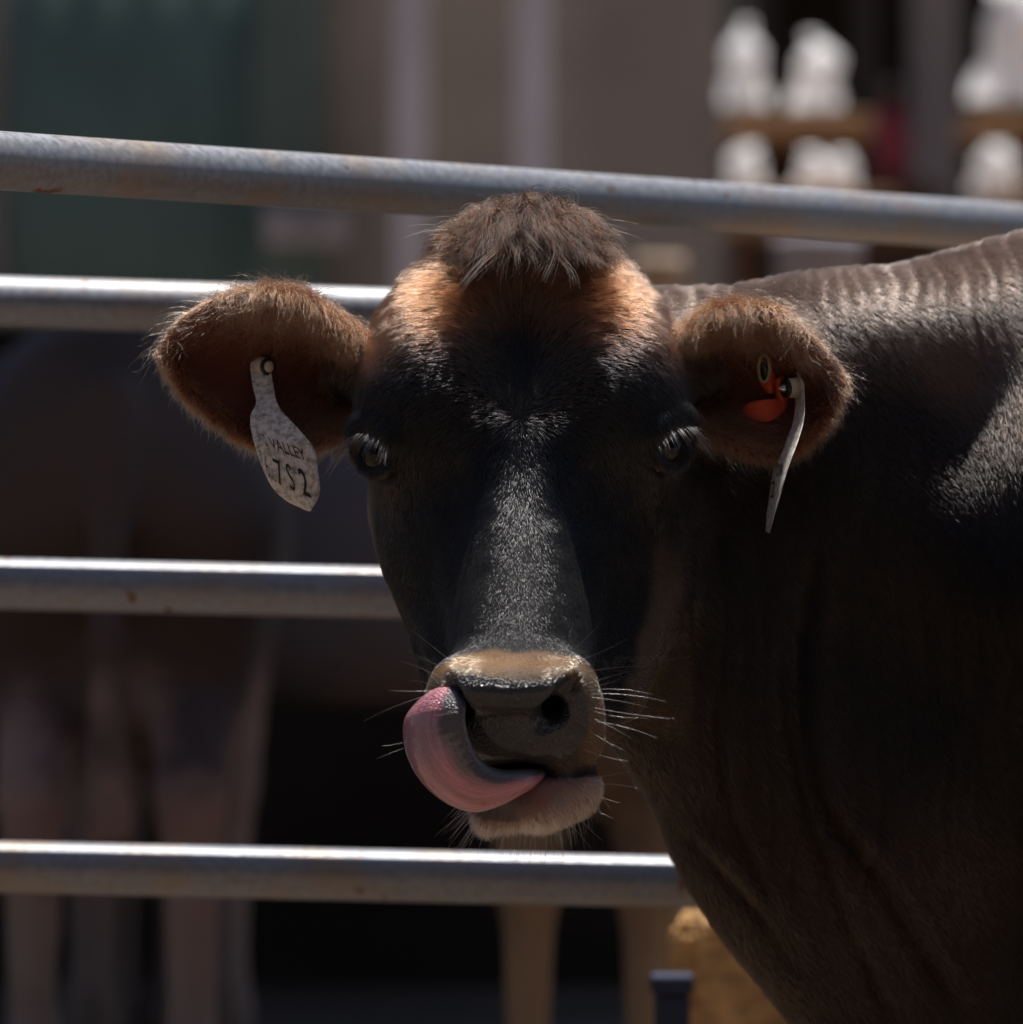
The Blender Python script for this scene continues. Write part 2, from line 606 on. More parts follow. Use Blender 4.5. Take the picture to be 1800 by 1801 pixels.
red = empty("gas_bottle", (B(1568, 0, YS + 0.05)[0], YS + 0.02, 0), "dark red upright gas bottle against the dark shed post", "gas bottle")
M_red = simple_mat("red_paint", (0.32, 0.018, 0.035), 0.5, 0.15, 4.0)
M_steel = simple_mat("dull_steel", (0.3, 0.29, 0.28), 0.45, 0.1, 5.0, 0.8)
xr = B(1568, 0, YS - 0.12)[0]
zt, zc = B(0, 190, YS)[2], B(0, 330, YS)[2]
yb = YS - 0.12
red.location = (xr, yb, zc)
bm = bmesh.new()
bm_lathe(bm, [(0.036, 0), (0.042, 0.012), (0.042, zt - zc - 0.09), (0.034, zt - zc - 0.04), (0.015, zt - zc)], (xr, yb, zc + 0.001))
bm_obj("cylinder_body", bm, M_red, red)
bm = bmesh.new()
bm_lathe(bm, [(0.011, 0), (0.011, 0.04), (0.02, 0.04), (0.02, 0.052)], (xr, yb, zt + 0.002))
bm_obj("valve", bm, M_steel, red)
crate = empty("crate", (xr, yb, 0), "dark brown wooden crate under the red gas bottle", "crate")
for q_ in range(9):
    bm = bmesh.new()
    z0_, z1_ = zc * q_ / 9, zc * (q_ + 0.86) / 9 if q_ < 8 else zc
    bm_box(bm, (xr - 0.11, yb - 0.10, z0_), (xr + 0.11, yb + 0.10, z1_), 0.003)
    bm_obj("slat", bm, M_brown, crate, False)

# pale things seen between the top pipe and the cow
def tub(name, px, top, wpx, y, mat, label, cat):
    c = B(px, 0, y)
    zt = B(0, top, y)[2]
    rad = wpx * 0.5 * S * (D + y) / D
    z0 = 0.30 if y < 7.4 and c[0] < 0.9 else 0.0
    t = empty(name, (c[0], y, z0), label, cat)
    h = zt - z0
    bm = bmesh.new()
    bm_lathe(bm, [(rad * 0.86, 0), (rad * 0.9, 0.01), (rad, h * 0.97), (rad * 1.03, h * 0.97), (rad * 1.03, h), (rad * 0.95, h), (rad * 0.93, h - 0.06)], (c[0], y, z0 + 0.001), seg=36)
    bm_obj("barrel_body", bm, mat, t)
    for f in (0.33, 0.66):
        bm = bmesh.new()
        bm_lathe(bm, [(rad * 0.97, h * f - 0.012), (rad * 1.0, h * f), (rad * 0.97, h * f + 0.012)], (c[0], y, z0 + 0.001), seg=36)
        bm_obj("hoop", bm, mat, t)
M_lav = simple_mat("faded_plastic", (0.32, 0.29, 0.33), 0.6, 0.1, 3.0)
tub("drum", 1440, 415, 150, 6.4, M_lav, "pale lavender grey drum behind the cow's neck below the top pipe", "drum")
M_tan = simple_mat("tan_plastic", (0.50, 0.36, 0.26), 0.7, 0.1, 3.0)
tub("drum", 1160, 452, 85, 5.6, M_tan, "tan drum just showing behind the right side of the cow's poll", "drum")
sign = empty("sign_board", (B(540, 0, YW - 0.1)[0], YW - 0.1, B(0, 400, YW - 0.1)[2]), "blank whitish board fixed low on the green barn wall", "sign")
xa, za = B(468, 432, YW - 0.1)[[0, 2]]
xb, zb = B(612, 368, YW - 0.1)[[0, 2]]
bm = bmesh.new(); bm_box(bm, (xa, YW - 0.11, za), (xb, YW - 0.085, zb), 0.006)
bm_obj("board", bm, simple_mat("chalky_white", (0.62, 0.55, 0.57), 0.8, 0.12, 6.0), sign, False)
for xx in (xa + 0.06, xb - 0.06):
    bm = bmesh.new()
    bm_lathe(bm, [(0.012, 0), (0.012, 0.012)], (xx, YW - 0.11, (za + zb) / 2), (0, -1, 0), 12)
    bm_obj("bolt", bm, M_steel, sign, False)

stake = empty("stake", (0, 1.1, 0), "short dark blue stake standing at the left end of the straw bale", "stake")
ps = B(1182, 1748, 1.1)
M_navy = simple_mat("navy_paint", (0.018, 0.026, 0.06), 0.7, 0.2, 5.0)
bm = bmesh.new()
bm_box(bm, (ps[0] - 0.017, 1.085, -0.05), (ps[0] + 0.017, 1.115, ps[2]), 0.004)
stake.location = (ps[0], 1.1, 0)
bm_obj("shaft", bm, M_navy, stake, False)
bm = bmesh.new()
bm_box(bm, (ps[0] - 0.021, 1.081, ps[2] + 0.001), (ps[0] + 0.021, 1.119, ps[2] + 0.02), 0.004)
bm_obj("cap", bm, M_navy, stake, False)

# galvanised pipes
def pipe_mat():
    m, t, b = mat_new("galvanised_pipe")
    tc = t.nodes.new("ShaderNodeTexCoord")
    mp = t.nodes.new("ShaderNodeMapping")
    mp.inputs['Scale'].default_value = (1, 1, 1)
    t.links.new(tc.outputs['Object'], mp.inputs['Vector'])
    def noise(scale, detail, x):
        n = t.nodes.new("ShaderNodeTexNoise")
        n.inputs['Scale'].default_value = scale
        n.inputs['Detail'].default_value = detail
        t.links.new(mp.outputs[0], n.inputs['Vector'])
        return n
    n1, n2, n3 = noise(14, 8, 0), noise(160, 5, 0), noise(34, 9, 0)
    def ramp(src, p0, p1, c0, c1):
        r = t.nodes.new("ShaderNodeValToRGB")
        r.color_ramp.elements[0].position, r.color_ramp.elements[1].position = p0, p1
        r.color_ramp.elements[0].color, r.color_ramp.elements[1].color = c0, c1
        t.links.new(src, r.inputs[0])
        return r
    base = ramp(n2.outputs['Fac'], 0.35, 0.7, (0.215, 0.222, 0.252, 1), (0.31, 0.318, 0.345, 1))
    dirt = ramp(n1.outputs['Fac'], 0.46, 0.72, (0, 0, 0, 1), (0.75, 0.75, 0.75, 1))
    rust = ramp(n3.outputs['Fac'], 0.685, 0.73, (0, 0, 0, 1), (1, 1, 1, 1))
    mx = t.nodes.new("ShaderNodeMix"); mx.data_type = 'RGBA'
    t.links.new(dirt.outputs[0], mx.inputs[0])
    t.links.new(base.outputs[0], mx.inputs[6])
    mx.inputs[7].default_value = (0.30, 0.23, 0.17, 1)
    m2 = t.nodes.new("ShaderNodeMix"); m2.data_type = 'RGBA'
    t.links.new(rust.outputs[0], m2.inputs[0])
    t.links.new(mx.outputs[2], m2.inputs[6])
    m2.inputs[7].default_value = (0.16, 0.075, 0.03, 1)
    t.links.new(m2.outputs[2], b.inputs['Base Color'])
    b.inputs['Metallic'].default_value = 0.45
    rr = ramp(n2.outputs['Fac'], 0.3, 0.7, (0.42, 0.42, 0.42, 1), (0.60, 0.60, 0.60, 1))
    t.links.new(rr.outputs[0], b.inputs['Roughness'])
    bp = t.nodes.new("ShaderNodeBump")
    bp.inputs['Strength'].default_value = 0.25
    bp.inputs['Distance'].default_value = 0.002
    t.links.new(n3.outputs['Fac'], bp.inputs['Height'])
    t.links.new(bp.outputs[0], b.inputs['Normal'])
    return m
M_pipe = pipe_mat()

def pipe(name, a, b, rad, parent, ext=(1.0, 1.0)):
    a, b = Vector(a), Vector(b)
    u = (b - a)
    p0, p1 = a - u * ext[0], b + u * ext[1]
    bm = bmesh.new()
    n = 24
    bm_tube(bm, [p0.lerp(p1, i / n) for i in range(n + 1)], rad, 40)
    bm_obj(name, bm, M_pipe, parent)
    return p0, p1

YF = 0.74
fence = empty("pipe_fence", (0, YF, 0), "galvanised pipe fence of three level rails right behind the cow", "fence")
ends = []
for l, r, xr in (((0, 531), (650, 551), 650), ((0, 1027), (700, 1043), 700), ((0, 1525), (1200, 1551), 1200)):
    ends.append(pipe("rail", B(l[0], l[1], YF), B(r[0], r[1], YF), 0.0237, fence, (1.0 * 1200 / xr, 2.2 * 1200 / xr)))
for k, x in ((0, -1.0), (1, 1.9)):
    bm = bmesh.new()
    zt = max(e[0].z for e in ends) + 0.25 if k == 0 else max(e[0].z for e in ends) + 0.1
    bm_tube(bm, [(x, YF + 0.058, -0.05), (x, YF + 0.058, zt)], 0.032, 28)
    bm_obj("post", bm, M_pipe, fence)

rail = empty("pipe_gate", (-0.6, 0, 0), "thick top pipe slanting away behind the cow's head, nearest of the galvanised pipes", "gate")
a, b = B(0, 283, 0.02), B(1500, 381, 0.88)
p0, p1 = pipe("top_pipe", a, b, 0.0234, rail, (0.45, 1.05))
for p in (p0, p1):
    bm = bmesh.new()
    bm_tube(bm, [(p.x, p.y, -0.05), (p.x, p.y, p.z + 0.06)], 0.03, 28)
    bm_obj("post", bm, M_pipe, rail)

# ------------------------------------------------------------------ cattle standing in the barn
def cattle_mesh(name, headlow=False):
    f = Field(np.arange(-1.3, 0.95, 0.018), np.arange(-0.35, 0.36, 0.018), np.arange(-0.02, 1.32, 0.018))
    f.ell((0, 0, 0.82), (0.66, 0.23, 0.30), 0.06)
    f.ell((0.52, 0, 0.92), (0.26, 0.20, 0.22), 0.06)
    f.ell((-0.45, 0, 0.90), (0.30, 0.20, 0.25), 0.06)
    for x, y in ((-0.45, 0.10), (-0.42, -0.11)):
        f.cone((x, y, 0.80), 0.10, (x + 0.01, y, 0.42), 0.055, 0.05)
        f.cone((x + 0.01, y, 0.42), 0.05, (x, y, 0.09), 0.036, 0.03)
        f.cone((x, y, 0.09), 0.042, (x - 0.02, y, 0.035), 0.054, 0.02)
    for x, y in ((0.62, 0.11), (0.56, -0.12)):
        f.cone((x, y, 0.85), 0.13, (x - 0.08, y, 0.62), 0.08, 0.05)
        f.cone((x - 0.08, y, 0.62), 0.07, (x + 0.09, y, 0.45), 0.05, 0.03)
        f.cone((x + 0.09, y, 0.45), 0.047, (x + 0.06, y, 0.10), 0.036, 0.03)
        f.cone((x + 0.06, y, 0.10), 0.042, (x + 0.03, y, 0.035), 0.054, 0.02)
    f.ell((0.44, 0, 0.62), (0.18, 0.10, 0.13), 0.05)
    f.cone((0.40, 0.03, 0.55), 0.02, (0.40, 0.03, 0.47), 0.014, 0.02)
    f.cone((0.76, 0, 1.02), 0.04, (0.82, 0, 0.68), 0.026, 0.03)
    f.cone((0.82, 0, 0.68), 0.024, (0.81, 0, 0.42), 0.04, 0.02)
    hz = 0.72 if headlow else 1.14
    f.cone((-0.5, 0, 0.95), 0.19, (-0.88, 0, hz), 0.11, 0.08)
    f.cone((-0.5, 0, 0.75), 0.14, (-0.82, 0, hz - 0.12), 0.08, 0.08)
    f.ell((-0.93, 0, hz), (0.12, 0.095, 0.11), 0.04)
    f.cone((-0.95, 0, hz - 0.02), 0.085, (-1.18, 0, hz - 0.20), 0.062, 0.04)
    for s in (-1, 1):
        f.cone((-0.88, s * 0.08, hz + 0.04), 0.03, (-0.86, s * 0.20, hz + 0.02), 0.045, 0.03)
        f.cone((-0.86, s * 0.20, hz + 0.02), 0.045, (-0.86, s * 0.26, hz - 0.01), 0.015, 0.02)
    v, q = f.mesh()
    v = relax(v, q, 0.5, 3)
    return mesh_np(name, v, q)

def cattle_mat(name, col, leg, belly):
    m, t, b = mat_new(name)
    b.inputs['Roughness'].default_value = 0.75
    tc = t.nodes.new("ShaderNodeTexCoord")
    sp = t.nodes.new("ShaderNodeSeparateXYZ")
    n = t.nodes.new("ShaderNodeTexNoise"); n.inputs['Scale'].default_value = 5; n.inputs['Detail'].default_value = 6
    t.links.new(tc.outputs['Object'], sp.inputs[0]); t.links.new(tc.outputs['Object'], n.inputs['Vector'])
    ad = t.nodes.new("ShaderNodeMath"); ad.operation = 'MULTIPLY_ADD'
    t.links.new(n.outputs['Fac'], ad.inputs[0]); ad.inputs[1].default_value = 0.75; t.links.new(sp.outputs['Z'], ad.inputs[2])
    r = t.nodes.new("ShaderNodeValToRGB")
    e = r.color_ramp.elements
    e[0].position, e[0].color = 0.62, leg + (1,)
    e[1].position, e[1].color = 1.0, col + (1,)
    x = r.color_ramp.elements.new(0.82); x.color = belly + (1,)
    t.links.new(ad.outputs[0], r.inputs[0]); t.links.new(r.outputs[0], b.inputs['Base Color'])
    bp = t.nodes.new("ShaderNodeBump"); bp.inputs['Strength'].default_value = 0.3
    n2 = t.nodes.new("ShaderNodeTexNoise"); n2.inputs['Scale'].default_value = 90
    t.links.new(tc.outputs['Object'], n2.inputs['Vector']); t.links.new(n2.outputs['Fac'], bp.inputs['Height']); t.links.new(bp.outputs[0], b.inputs['Normal'])
    return m

def cattle(x, y, rot, sc, mat, headlow, label, z=0.30):
    t = empty("heifer", (x, y, z), label, "cow", "cattle standing in the shaded barn")
    t.rotation_euler = (0, 0, math.radians(rot))
    t.scale = (sc, sc, sc)
    o = bpy.data.objects.new("body", cattle_mesh("body", headlow))
    o.data.materials.append(mat)
    o.data.polygons.foreach_set('use_smooth', [True] * len(o.data.polygons))
    COL.objects.link(o)
    o.parent = t
    return t
M_c1 = cattle_mat("brown_coat", (0.095, 0.06, 0.05), (0.42, 0.30, 0.25), (0.40, 0.25, 0.215))
M_c2 = cattle_mat("dun_coat", (0.15, 0.125, 0.14), (0.22, 0.15, 0.12), (0.20, 0.13, 0.11))
M_c3 = cattle_mat("tan_coat", (0.13, 0.085, 0.06), (0.48, 0.29, 0.15), (0.34, 0.21, 0.12))
cattle(B(255, 0, 2.95)[0], 2.95, -90, 0.84, M_c1, True, "brown heifer with pale hind legs standing tail towards us at the far left")
cattle(B(690, 0, 3.6)[0], 3.6, 25, 0.86, M_c2, True, "greyish dun heifer standing behind the brown one, behind the near cow's cheek")
cattle(B(1130, 0, 2.5)[0], 2.5, 75, 0.66, M_c3, False, "small tan calf standing below the near cow's chin, behind the lowest rail")

# straw bale and blue bucket low on the right
bale = empty("straw_bale", (B(1290, 0, 1.4)[0], 1.4, 0.0), "tan straw bale bound with red twine, below the near cow's throat", "straw bale")
M_straw = simple_mat("straw", (0.58, 0.33, 0.13), 0.9, 0.45, 40.0, bump=0.8)
x0, x1 = B(1185, 0, 1.22)[0], B(1185, 0, 1.22)[0] + 0.9
zt = B(0, 1600, 1.22)[2]
bm = bmesh.new(); bm_box(bm, (x0, 1.22, 0.002), (x1, 1.66, zt), 0.03)
bmesh.ops.subdivide_edges(bm, edges=bm.edges[:], cuts=6, use_grid_fill=True)
for v in bm.verts:
    v.co += Vector([random.uniform(-0.003, 0.003) for _ in range(3)])
bm_obj("straw_block", bm, M_straw, bale, False)
for f in (0.22, 0.78):
    xx = x0 + (x1 - x0) * f
    bm = bmesh.new()
    bm_tube(bm, [(xx, 1.205, 0.01), (xx, 1.205, zt + 0.006), (xx, 1.67, zt + 0.006), (xx, 1.67, 0.01)], 0.006, 8)
    bm_obj("twine", bm, M_red, bale)

# ------------------------------------------------------------------ coat materials
M_skin = attr_mat("coat_skin", 0.75, 0.25, bump_scale=350, bump=0.5)
M_ear = attr_mat("ear_skin", 0.7, 0.2, sss=1.0, radius=(0.012, 0.0035, 0.0015), bump_scale=250, bump=0.3)
M_wet = attr_mat("wet_nose", 0.27, 0.55, bump_scale=330, bump=0.75, voro=True, coat=0.6, dist=0.003)
M_lip = attr_mat("lip_skin", 0.45, 0.45, sss=0.4, radius=(0.004, 0.0015, 0.001), bump_scale=300, bump=0.5)
M_hair = hair_mat("coat_hair", 0.18, 0.3)
M_face = hair_mat("face_hair", 0.19, 0.33, 0.25)
for _n in M_face.node_tree.nodes:
    if _n.type == "BSDF_HAIR_PRINCIPLED": _n.inputs["IOR"].default_value = 1.68
M_lock = hair_mat("forelock_hair", 0.32, 0.4, 0.0)
for _n in M_lock.node_tree.nodes:
    if _n.type == "BSDF_HAIR_PRINCIPLED": _n.inputs["IOR"].default_value = 1.42

# ------------------------------------------------------------------ the near cow: sculpt
h0 = VOX
def axis_arr(lo, f0, f1, hi, fine, growth=1.18, mx=0.02):
    a = list(np.arange(f0, f1, fine))
    st, x = fine, a[-1]
    while x < hi:
        st = min(st * growth, mx)
        x += st
        a.append(x)
    st, x, pre = fine, a[0], []
    while x > lo:
        st = min(st * growth, mx)
        x -= st
        pre.append(x)
    return np.array(pre[::-1] + a)

GX = axis_arr(-0.32, -0.285, 0.43, 2.1, h0)
GY = axis_arr(-0.22, -0.19, 0.22, 0.85, h0)
GZ = axis_arr(-0.05, 0.60, 1.31, 1.40, h0)
fl = Field(GX, GY, GZ)

th = math.radians(31)
T_ = np.array([0, -math.sin(th), -math.cos(th)])      # along the face, poll to muzzle
N_ = np.array([0, -math.cos(th), math.sin(th)])       # out of the face
FA = np.array([[1, 0, 0], T_, N_])
C = lambda px, py, d: P(px, py, d)
r_ = lambda *v: np.array(v) * S

# body and legs (mostly outside the frame)
fl.ell((1.05, 0.36, 0.86), (0.78, 0.28, 0.36), 0.08)
fl.ell((1.62, 0.37, 0.98), (0.34, 0.25, 0.28), 0.08)
for (lx, ly, hind) in ((0.52, 0.24, 0), (0.56, 0.48, 0), (1.70, 0.25, 1), (1.74, 0.50, 1)):
    if hind:
        fl.cone((lx, ly, 0.85), 0.15, (lx - 0.10, ly, 0.58), 0.085, 0.06)
        fl.cone((lx - 0.10, ly, 0.58), 0.075, (lx + 0.10, ly, 0.42), 0.048, 0.04)
        fl.cone((lx + 0.10, ly, 0.42), 0.045, (lx + 0.06, ly, 0.10), 0.036, 0.03)
        fl.cone((lx + 0.06, ly, 0.10), 0.042, (lx + 0.03, ly, 0.03), 0.058, 0.02)
    else:
        fl.cone((lx, ly, 0.75), 0.12, (lx + 0.01, ly, 0.42), 0.058, 0.06)
        fl.cone((lx + 0.01, ly, 0.42), 0.052, (lx, ly, 0.10), 0.036, 0.03)
        fl.cone((lx, ly, 0.10), 0.042, (lx - 0.02, ly, 0.03), 0.056, 0.02)
fl.cone((1.92, 0.37, 1.12), 0.045, (1.99, 0.37, 0.75), 0.028, 0.04)
fl.cone((1.99, 0.37, 0.75), 0.025, (1.98, 0.37, 0.45), 0.045, 0.02)
fl.ell((1.50, 0.37, 0.60), (0.20, 0.14, 0.14), 0.05)

# shoulder, neck, dewlap
fl.ell(C(1960, 900, -640), r_(300, 480, 400)[[0, 2, 1]], 0.08)
fl.ell(C(1965, 900, -420), r_(290, 270, 330)[[0, 1, 2]], 0.05)
fl.cone(C(1120, 640, -400), 138 * S, C(1450, 648, -440), 148 * S, 0.05)
fl.cone(C(1450, 648, -440), 148 * S, C(1840, 600, -540), 208 * S, 0.05)
fl.cone(C(1040, 860, -380), 205 * S, C(1430, 900, -500), 222 * S, 0.08)
fl.cone(C(1430, 900, -500), 222 * S, C(1850, 1050, -640), 370 * S, 0.08)
fl.cone(C(1140, 1200, -300), 110 * S, C(1420, 1480, -440), 165 * S, 0.08, flat=1.5)
fl.cone(C(1420, 1480, -440), 165 * S, C(1740, 1880, -580), 240 * S, 0.08, flat=1.5)
fl.cone(C(1120, 1000, -330), 150 * S, C(1520, 1350, -500), 245 * S, 0.08, flat=1.2)
fl.cone(C(1280, 1480, -390), 40 * S, C(1540, 1900, -490), 60 * S, 0.05)

# skull
fl.ell(C(920, 705, -160), r_(248, 225, 162), 0.03, FA, 2.35)
fl.ell(C(920, 556, -175), r_(172, 118, 112), 0.05, FA, 2.0)
fl.ell(C(925, 450, -165), r_(112, 80, 78)[[0, 1, 2]], 0.04)
fl.cone(C(922, 770, -50), 84 * S, C(909, 1150, 202), 80 * S, 0.06)
for sgn in (-1, 1):
    cx = lambda u: 920 + sgn * u
    fl.ell(C(cx(155), 696, -66), r_(92, 92, 86), 0.05, FA)                       # brow
    fl.ell(C(cx(216), 733, -62), r_(74, 76, 84), 0.03)                          # orbit
    fl.ell(C(cx(148), 880, -190), r_(104, 195, 145), 0.05, FA)                   # cheek
    fl.cone(C(cx(162), 900, -250), 84 * S, C(cx(60), 1320, 115), 60 * S, 0.045)   # lower jaw
    fl.cone(C(cx(182), 950, -290), 54 * S, C(cx(134), 1200, -90), 44 * S, 0.02)
    fl.cone(C(cx(85), 900, -85), 50 * S, C(cx(56), 1165, 150), 42 * S, 0.05)
    fl.ell(C(cx(138), 622, -120), r_(98, 112, 100), 0.05, FA)                      # frontal boss    # side of the nose
    fl.cone(C(cx(235), 655, -215), 62 * S, C(cx(305), 655, -185), 50 * S, 0.035)  # root of the ear
fl.cone(C(1148, 880, -225), 48 * S, C(1140, 1050, -175), 42 * S, 0.025)      # edge of the jaw seen against the neck
fl.cone(C(1140, 1050, -175), 42 * S, C(1092, 1225, -60), 30 * S, 0.05)
# muzzle
fl.ell(C(904, 1243, 215), r_(152, 98, 112)[[0, 2, 1]], 0.02, None, 2.25)
fl.ell(C(905, 1200, 245), r_(118, 88, 52)[[0, 1, 2]], 0.02)
fl.cone(C(1000, 1210, 265), 46 * S, C(1010, 1290, 240), 48 * S, 0.012)
fl.cone(C(808, 1210, 265), 46 * S, C(800, 1290, 240), 48 * S, 0.012)
fl.ell(C(903, 1262, 262), r_(84, 66, 78)[[0, 1, 2]], 0.02)
fl.cone(C(1010, 1318, 215), 38 * S, C(900, 1320, 255), 34 * S, 0.02)
# lower lip and chin
fl.ell(C(932, 1395, 170), r_(106, 108, 60), 0.02)
fl.cone(C(1004, 1384, 215), 52 * S, C(955, 1416, 250), 42 * S, 0.012)
fl.cone(C(862, 1432, 215), 33 * S, C(935, 1425, 232), 30 * S, 0.008)
# mouth
fl.cone(C(955, 1362, 320), 9 * S, C(1060, 1352, 210), 4 * S, 0.008, 'sub')
fl.ell(C(905, 1358, 290), r_(70, 80, 16), 0.008, None, 2.0, 'sub')
# nostrils
# raised wings round the nostrils and the rounded top of the bare nose
for sg_ in (-1, 1):
    fl.cone(C(898 + sg_ * 95, 1196, 318), 20 * S, C(898 + sg_ * 50, 1212, 334), 29 * S, 0.014)
    fl.cone(C(898 + sg_ * 50, 1212, 334), 29 * S, C(898, 1216, 336), 28 * S, 0.014)
for path in ([(1013, 1194, 322, 9), (1007, 1207, 330, 15), (994, 1228, 338, 25), (977, 1252, 340, 31), (958, 1273, 338, 22)],
             [(780, 1184, 318, 5), (788, 1198, 335, 9), (797, 1222, 340, 16), (806, 1250, 338, 20), (814, 1268, 336, 14)]):
    for (x0, y0, d0, r0), (x1, y1, d1, r1) in zip(path[:-1], path[1:]):
        fl.cone(C(x0, y0, d0), r0 * S, C(x1, y1, d1), r1 * S, 0.004, 'sub')
    x1, y1, d1, r1 = path[3]
    fl.cone(C(x1, y1, d1 - 10), 22 * S, C(x1 - (x1 - 905) * 0.15, y1 - 30, 250), 15 * S, 0.006, 'sub')
# eyes
EYES = []
for sgn, ex, ey in ((-1, 682, 797), (1, 1159, 786)):
    c = C(ex, ey, -48)
    R = 48 * S
    g = np.array([sgn * 0.66, -0.75, 0.0])
    g /= np.linalg.norm(g)
    e1 = np.cross(g, [0, 0, 1.0])
    e1 /= np.linalg.norm(e1)
    e2 = np.cross(e1, g)
    e1 *= -sgn                      # towards the nose
    if e1[1] > 0: e1 = -e1
    EYES.append((c, R, g, e1, e2, sgn))
    fl.ell(c + g * 0.013, np.array([1, 1, 1]) * R * 0.93, 0.004, None, 2.0, 'sub')
    pts, rads = [], []
    for a in np.linspace(0, 2 * math.pi, 60, endpoint=False):
        al, be = math.radians(70), math.radians(40 if math.sin(a) > 0 else 45)
        dirv = g + e1 * math.tan(al) * math.cos(a) * 0.52 + e2 * math.tan(be) * math.sin(a)
        dirv /= np.linalg.norm(dirv)
        up = math.sin(a) > 0
        pts.append(c + dirv * R * (1.06 if up else 1.0))
        rads.append((8.5 if up else 7.0) * S)
    fl.stamps(pts, rads, 0.005)
    # brow fold above the upper lid
    for a in np.linspace(0.45, 2.5, 26):
        dirv = g * 0.55 + e1 * 0.85 * math.cos(a) + e2 * 1.05 * math.sin(a)
        dirv /= np.linalg.norm(dirv)
        fl.stamps([c + dirv * R * 1.32 + np.array([0, -0.001, 0])], [13 * S], 0.011)

# ears: cupped leaves stamped as a thick sheet
def ear_sheet(top, bot, rim, cup, fold, nb=46, na=60):
    T = spline(top, na)
    B = spline(bot, na)
    pts, rads, ab = [], [], []
    for i in range(na):
        a = i / (na - 1)
        for j in range(nb):
            b = j / (nb - 1)
            x = T[i, 0] * (1 - b) + B[i, 0] * b
            y = T[i, 1] * (1 - b) + B[i, 1] * b
            d = T[i, 2] * (1 - b) + B[i, 2] * b
            w_ = math.sin(math.pi * b)
            d -= cup * (w_ ** 0.8) * (1 - 0.72 * a ** 1.5)
            pts.append(P(x, y, d))
            rads.append((8 + 3.5 * w_ + 11 * math.exp(-(b / 0.14) ** 2) * (1 - a) ** 0.7) * S)
            ab.append((a, b))
    return np.array(pts), np.array(rads), np.array(ab)

earL = ear_sheet(
    [(655, 605, -140), (600, 588, -118), (545, 540, -100), (495, 523, -92), (440, 522, -98), (385, 537, -110), (325, 572, -128), (294, 618, -140)],
    [(650, 715, -130), (610, 752, -105), (560, 778, -90), (505, 782, -88), (447, 776, -92), (392, 744, -104), (330, 690, -120), (297, 630, -140)], 0, 110, 0)
earR = ear_sheet(
    [(1180, 605, -140), (1225, 585, -118), (1270, 553, -100), (1320, 548, -90), (1372, 563, -92), (1418, 600, -102), (1455, 638, -120), (1474, 672, -135)],
    [(1190, 715, -130), (1235, 752, -105), (1282, 780, -88), (1330, 797, -80), (1375, 798, -82), (1420, 775, -95), (1455, 735, -115), (1474, 690, -132)], 0, 125, 0)
for e in (earL, earR):
    fl.stamps(e[0], e[1], 0.004)

V, Q = fl.mesh()
del fl.F
V = relax(V, Q, 0.35, 2)
N = vert_normals(V, Q)
px, py, pd = toPix(V)

def region_masks(V, px, py, pd):
    kdL = kdtree.KDTree(len(earL[0]) + len(earR[0]))
    allp = np.concatenate([earL[0], earR[0]])
    for i, p in enumerate(allp):
        kdL.insert(Vector(p), i)
    kdL.balance()
    ear = np.zeros(len(V))
    eab = np.zeros((len(V), 2))
    ab = np.concatenate([earL[2], earR[2]])
    cand = np.where((pd > -330) & (pd < -40) & (py > 490) & (py < 850) & ((px < 700) | (px > 1140)))[0]
    for i in cand:
        co, idx, dist = kdL.find(Vector(V[i]))
        if dist < 22 * S:
            ear[i] = 1
            eab[i] = ab[idx]
    return ear, eab
ear_m, ear_ab = region_masks(V, px, py, pd)

def neck_weight(px, py, pd):
    return np.clip(sstep(1195, 1240, px) + sstep(-215, -265, pd) * sstep(1060, 1120, px) + sstep(-330, -400, pd), 0, 1)

# wrinkles of the neck skin
nw = neck_weight(px, py, pd) * (1 - ear_m)
wr = 0
warp = px + 48 * vnoise(V, 7, 1) + 16 * vnoise(V, 26, 2) - 0.10 * (py - 500)
for per, amp, sd in ((47, 1.0, 0), (29, 0.55, 4), (71, 0.8, 7)):
    ph = warp / per + sd + 0.6 * vnoise(V, 6, 10 + sd)
    wr = wr - amp * np.exp(-((ph - np.round(ph)) / 0.12) ** 2) * np.clip(0.35 + 0.95 * vnoise(V, 11, 3 + sd), 0, 1.3)
crest = sstep(760, 520, py) * sstep(1180, 1260, px) * sstep(1800, 1640, px)
V = V + N * (wr * nw * (0.0016 + 0.0002 * crest) * sstep(1900, 1720, px) * sstep(1750, 1450, py))[:, None]
V = V + N * ((0.0007 * vnoise(V, 38, 91) + 0.0004 * vnoise(V, 85, 92)) * (1 - nw) * (1 - ear_m))[:, None]
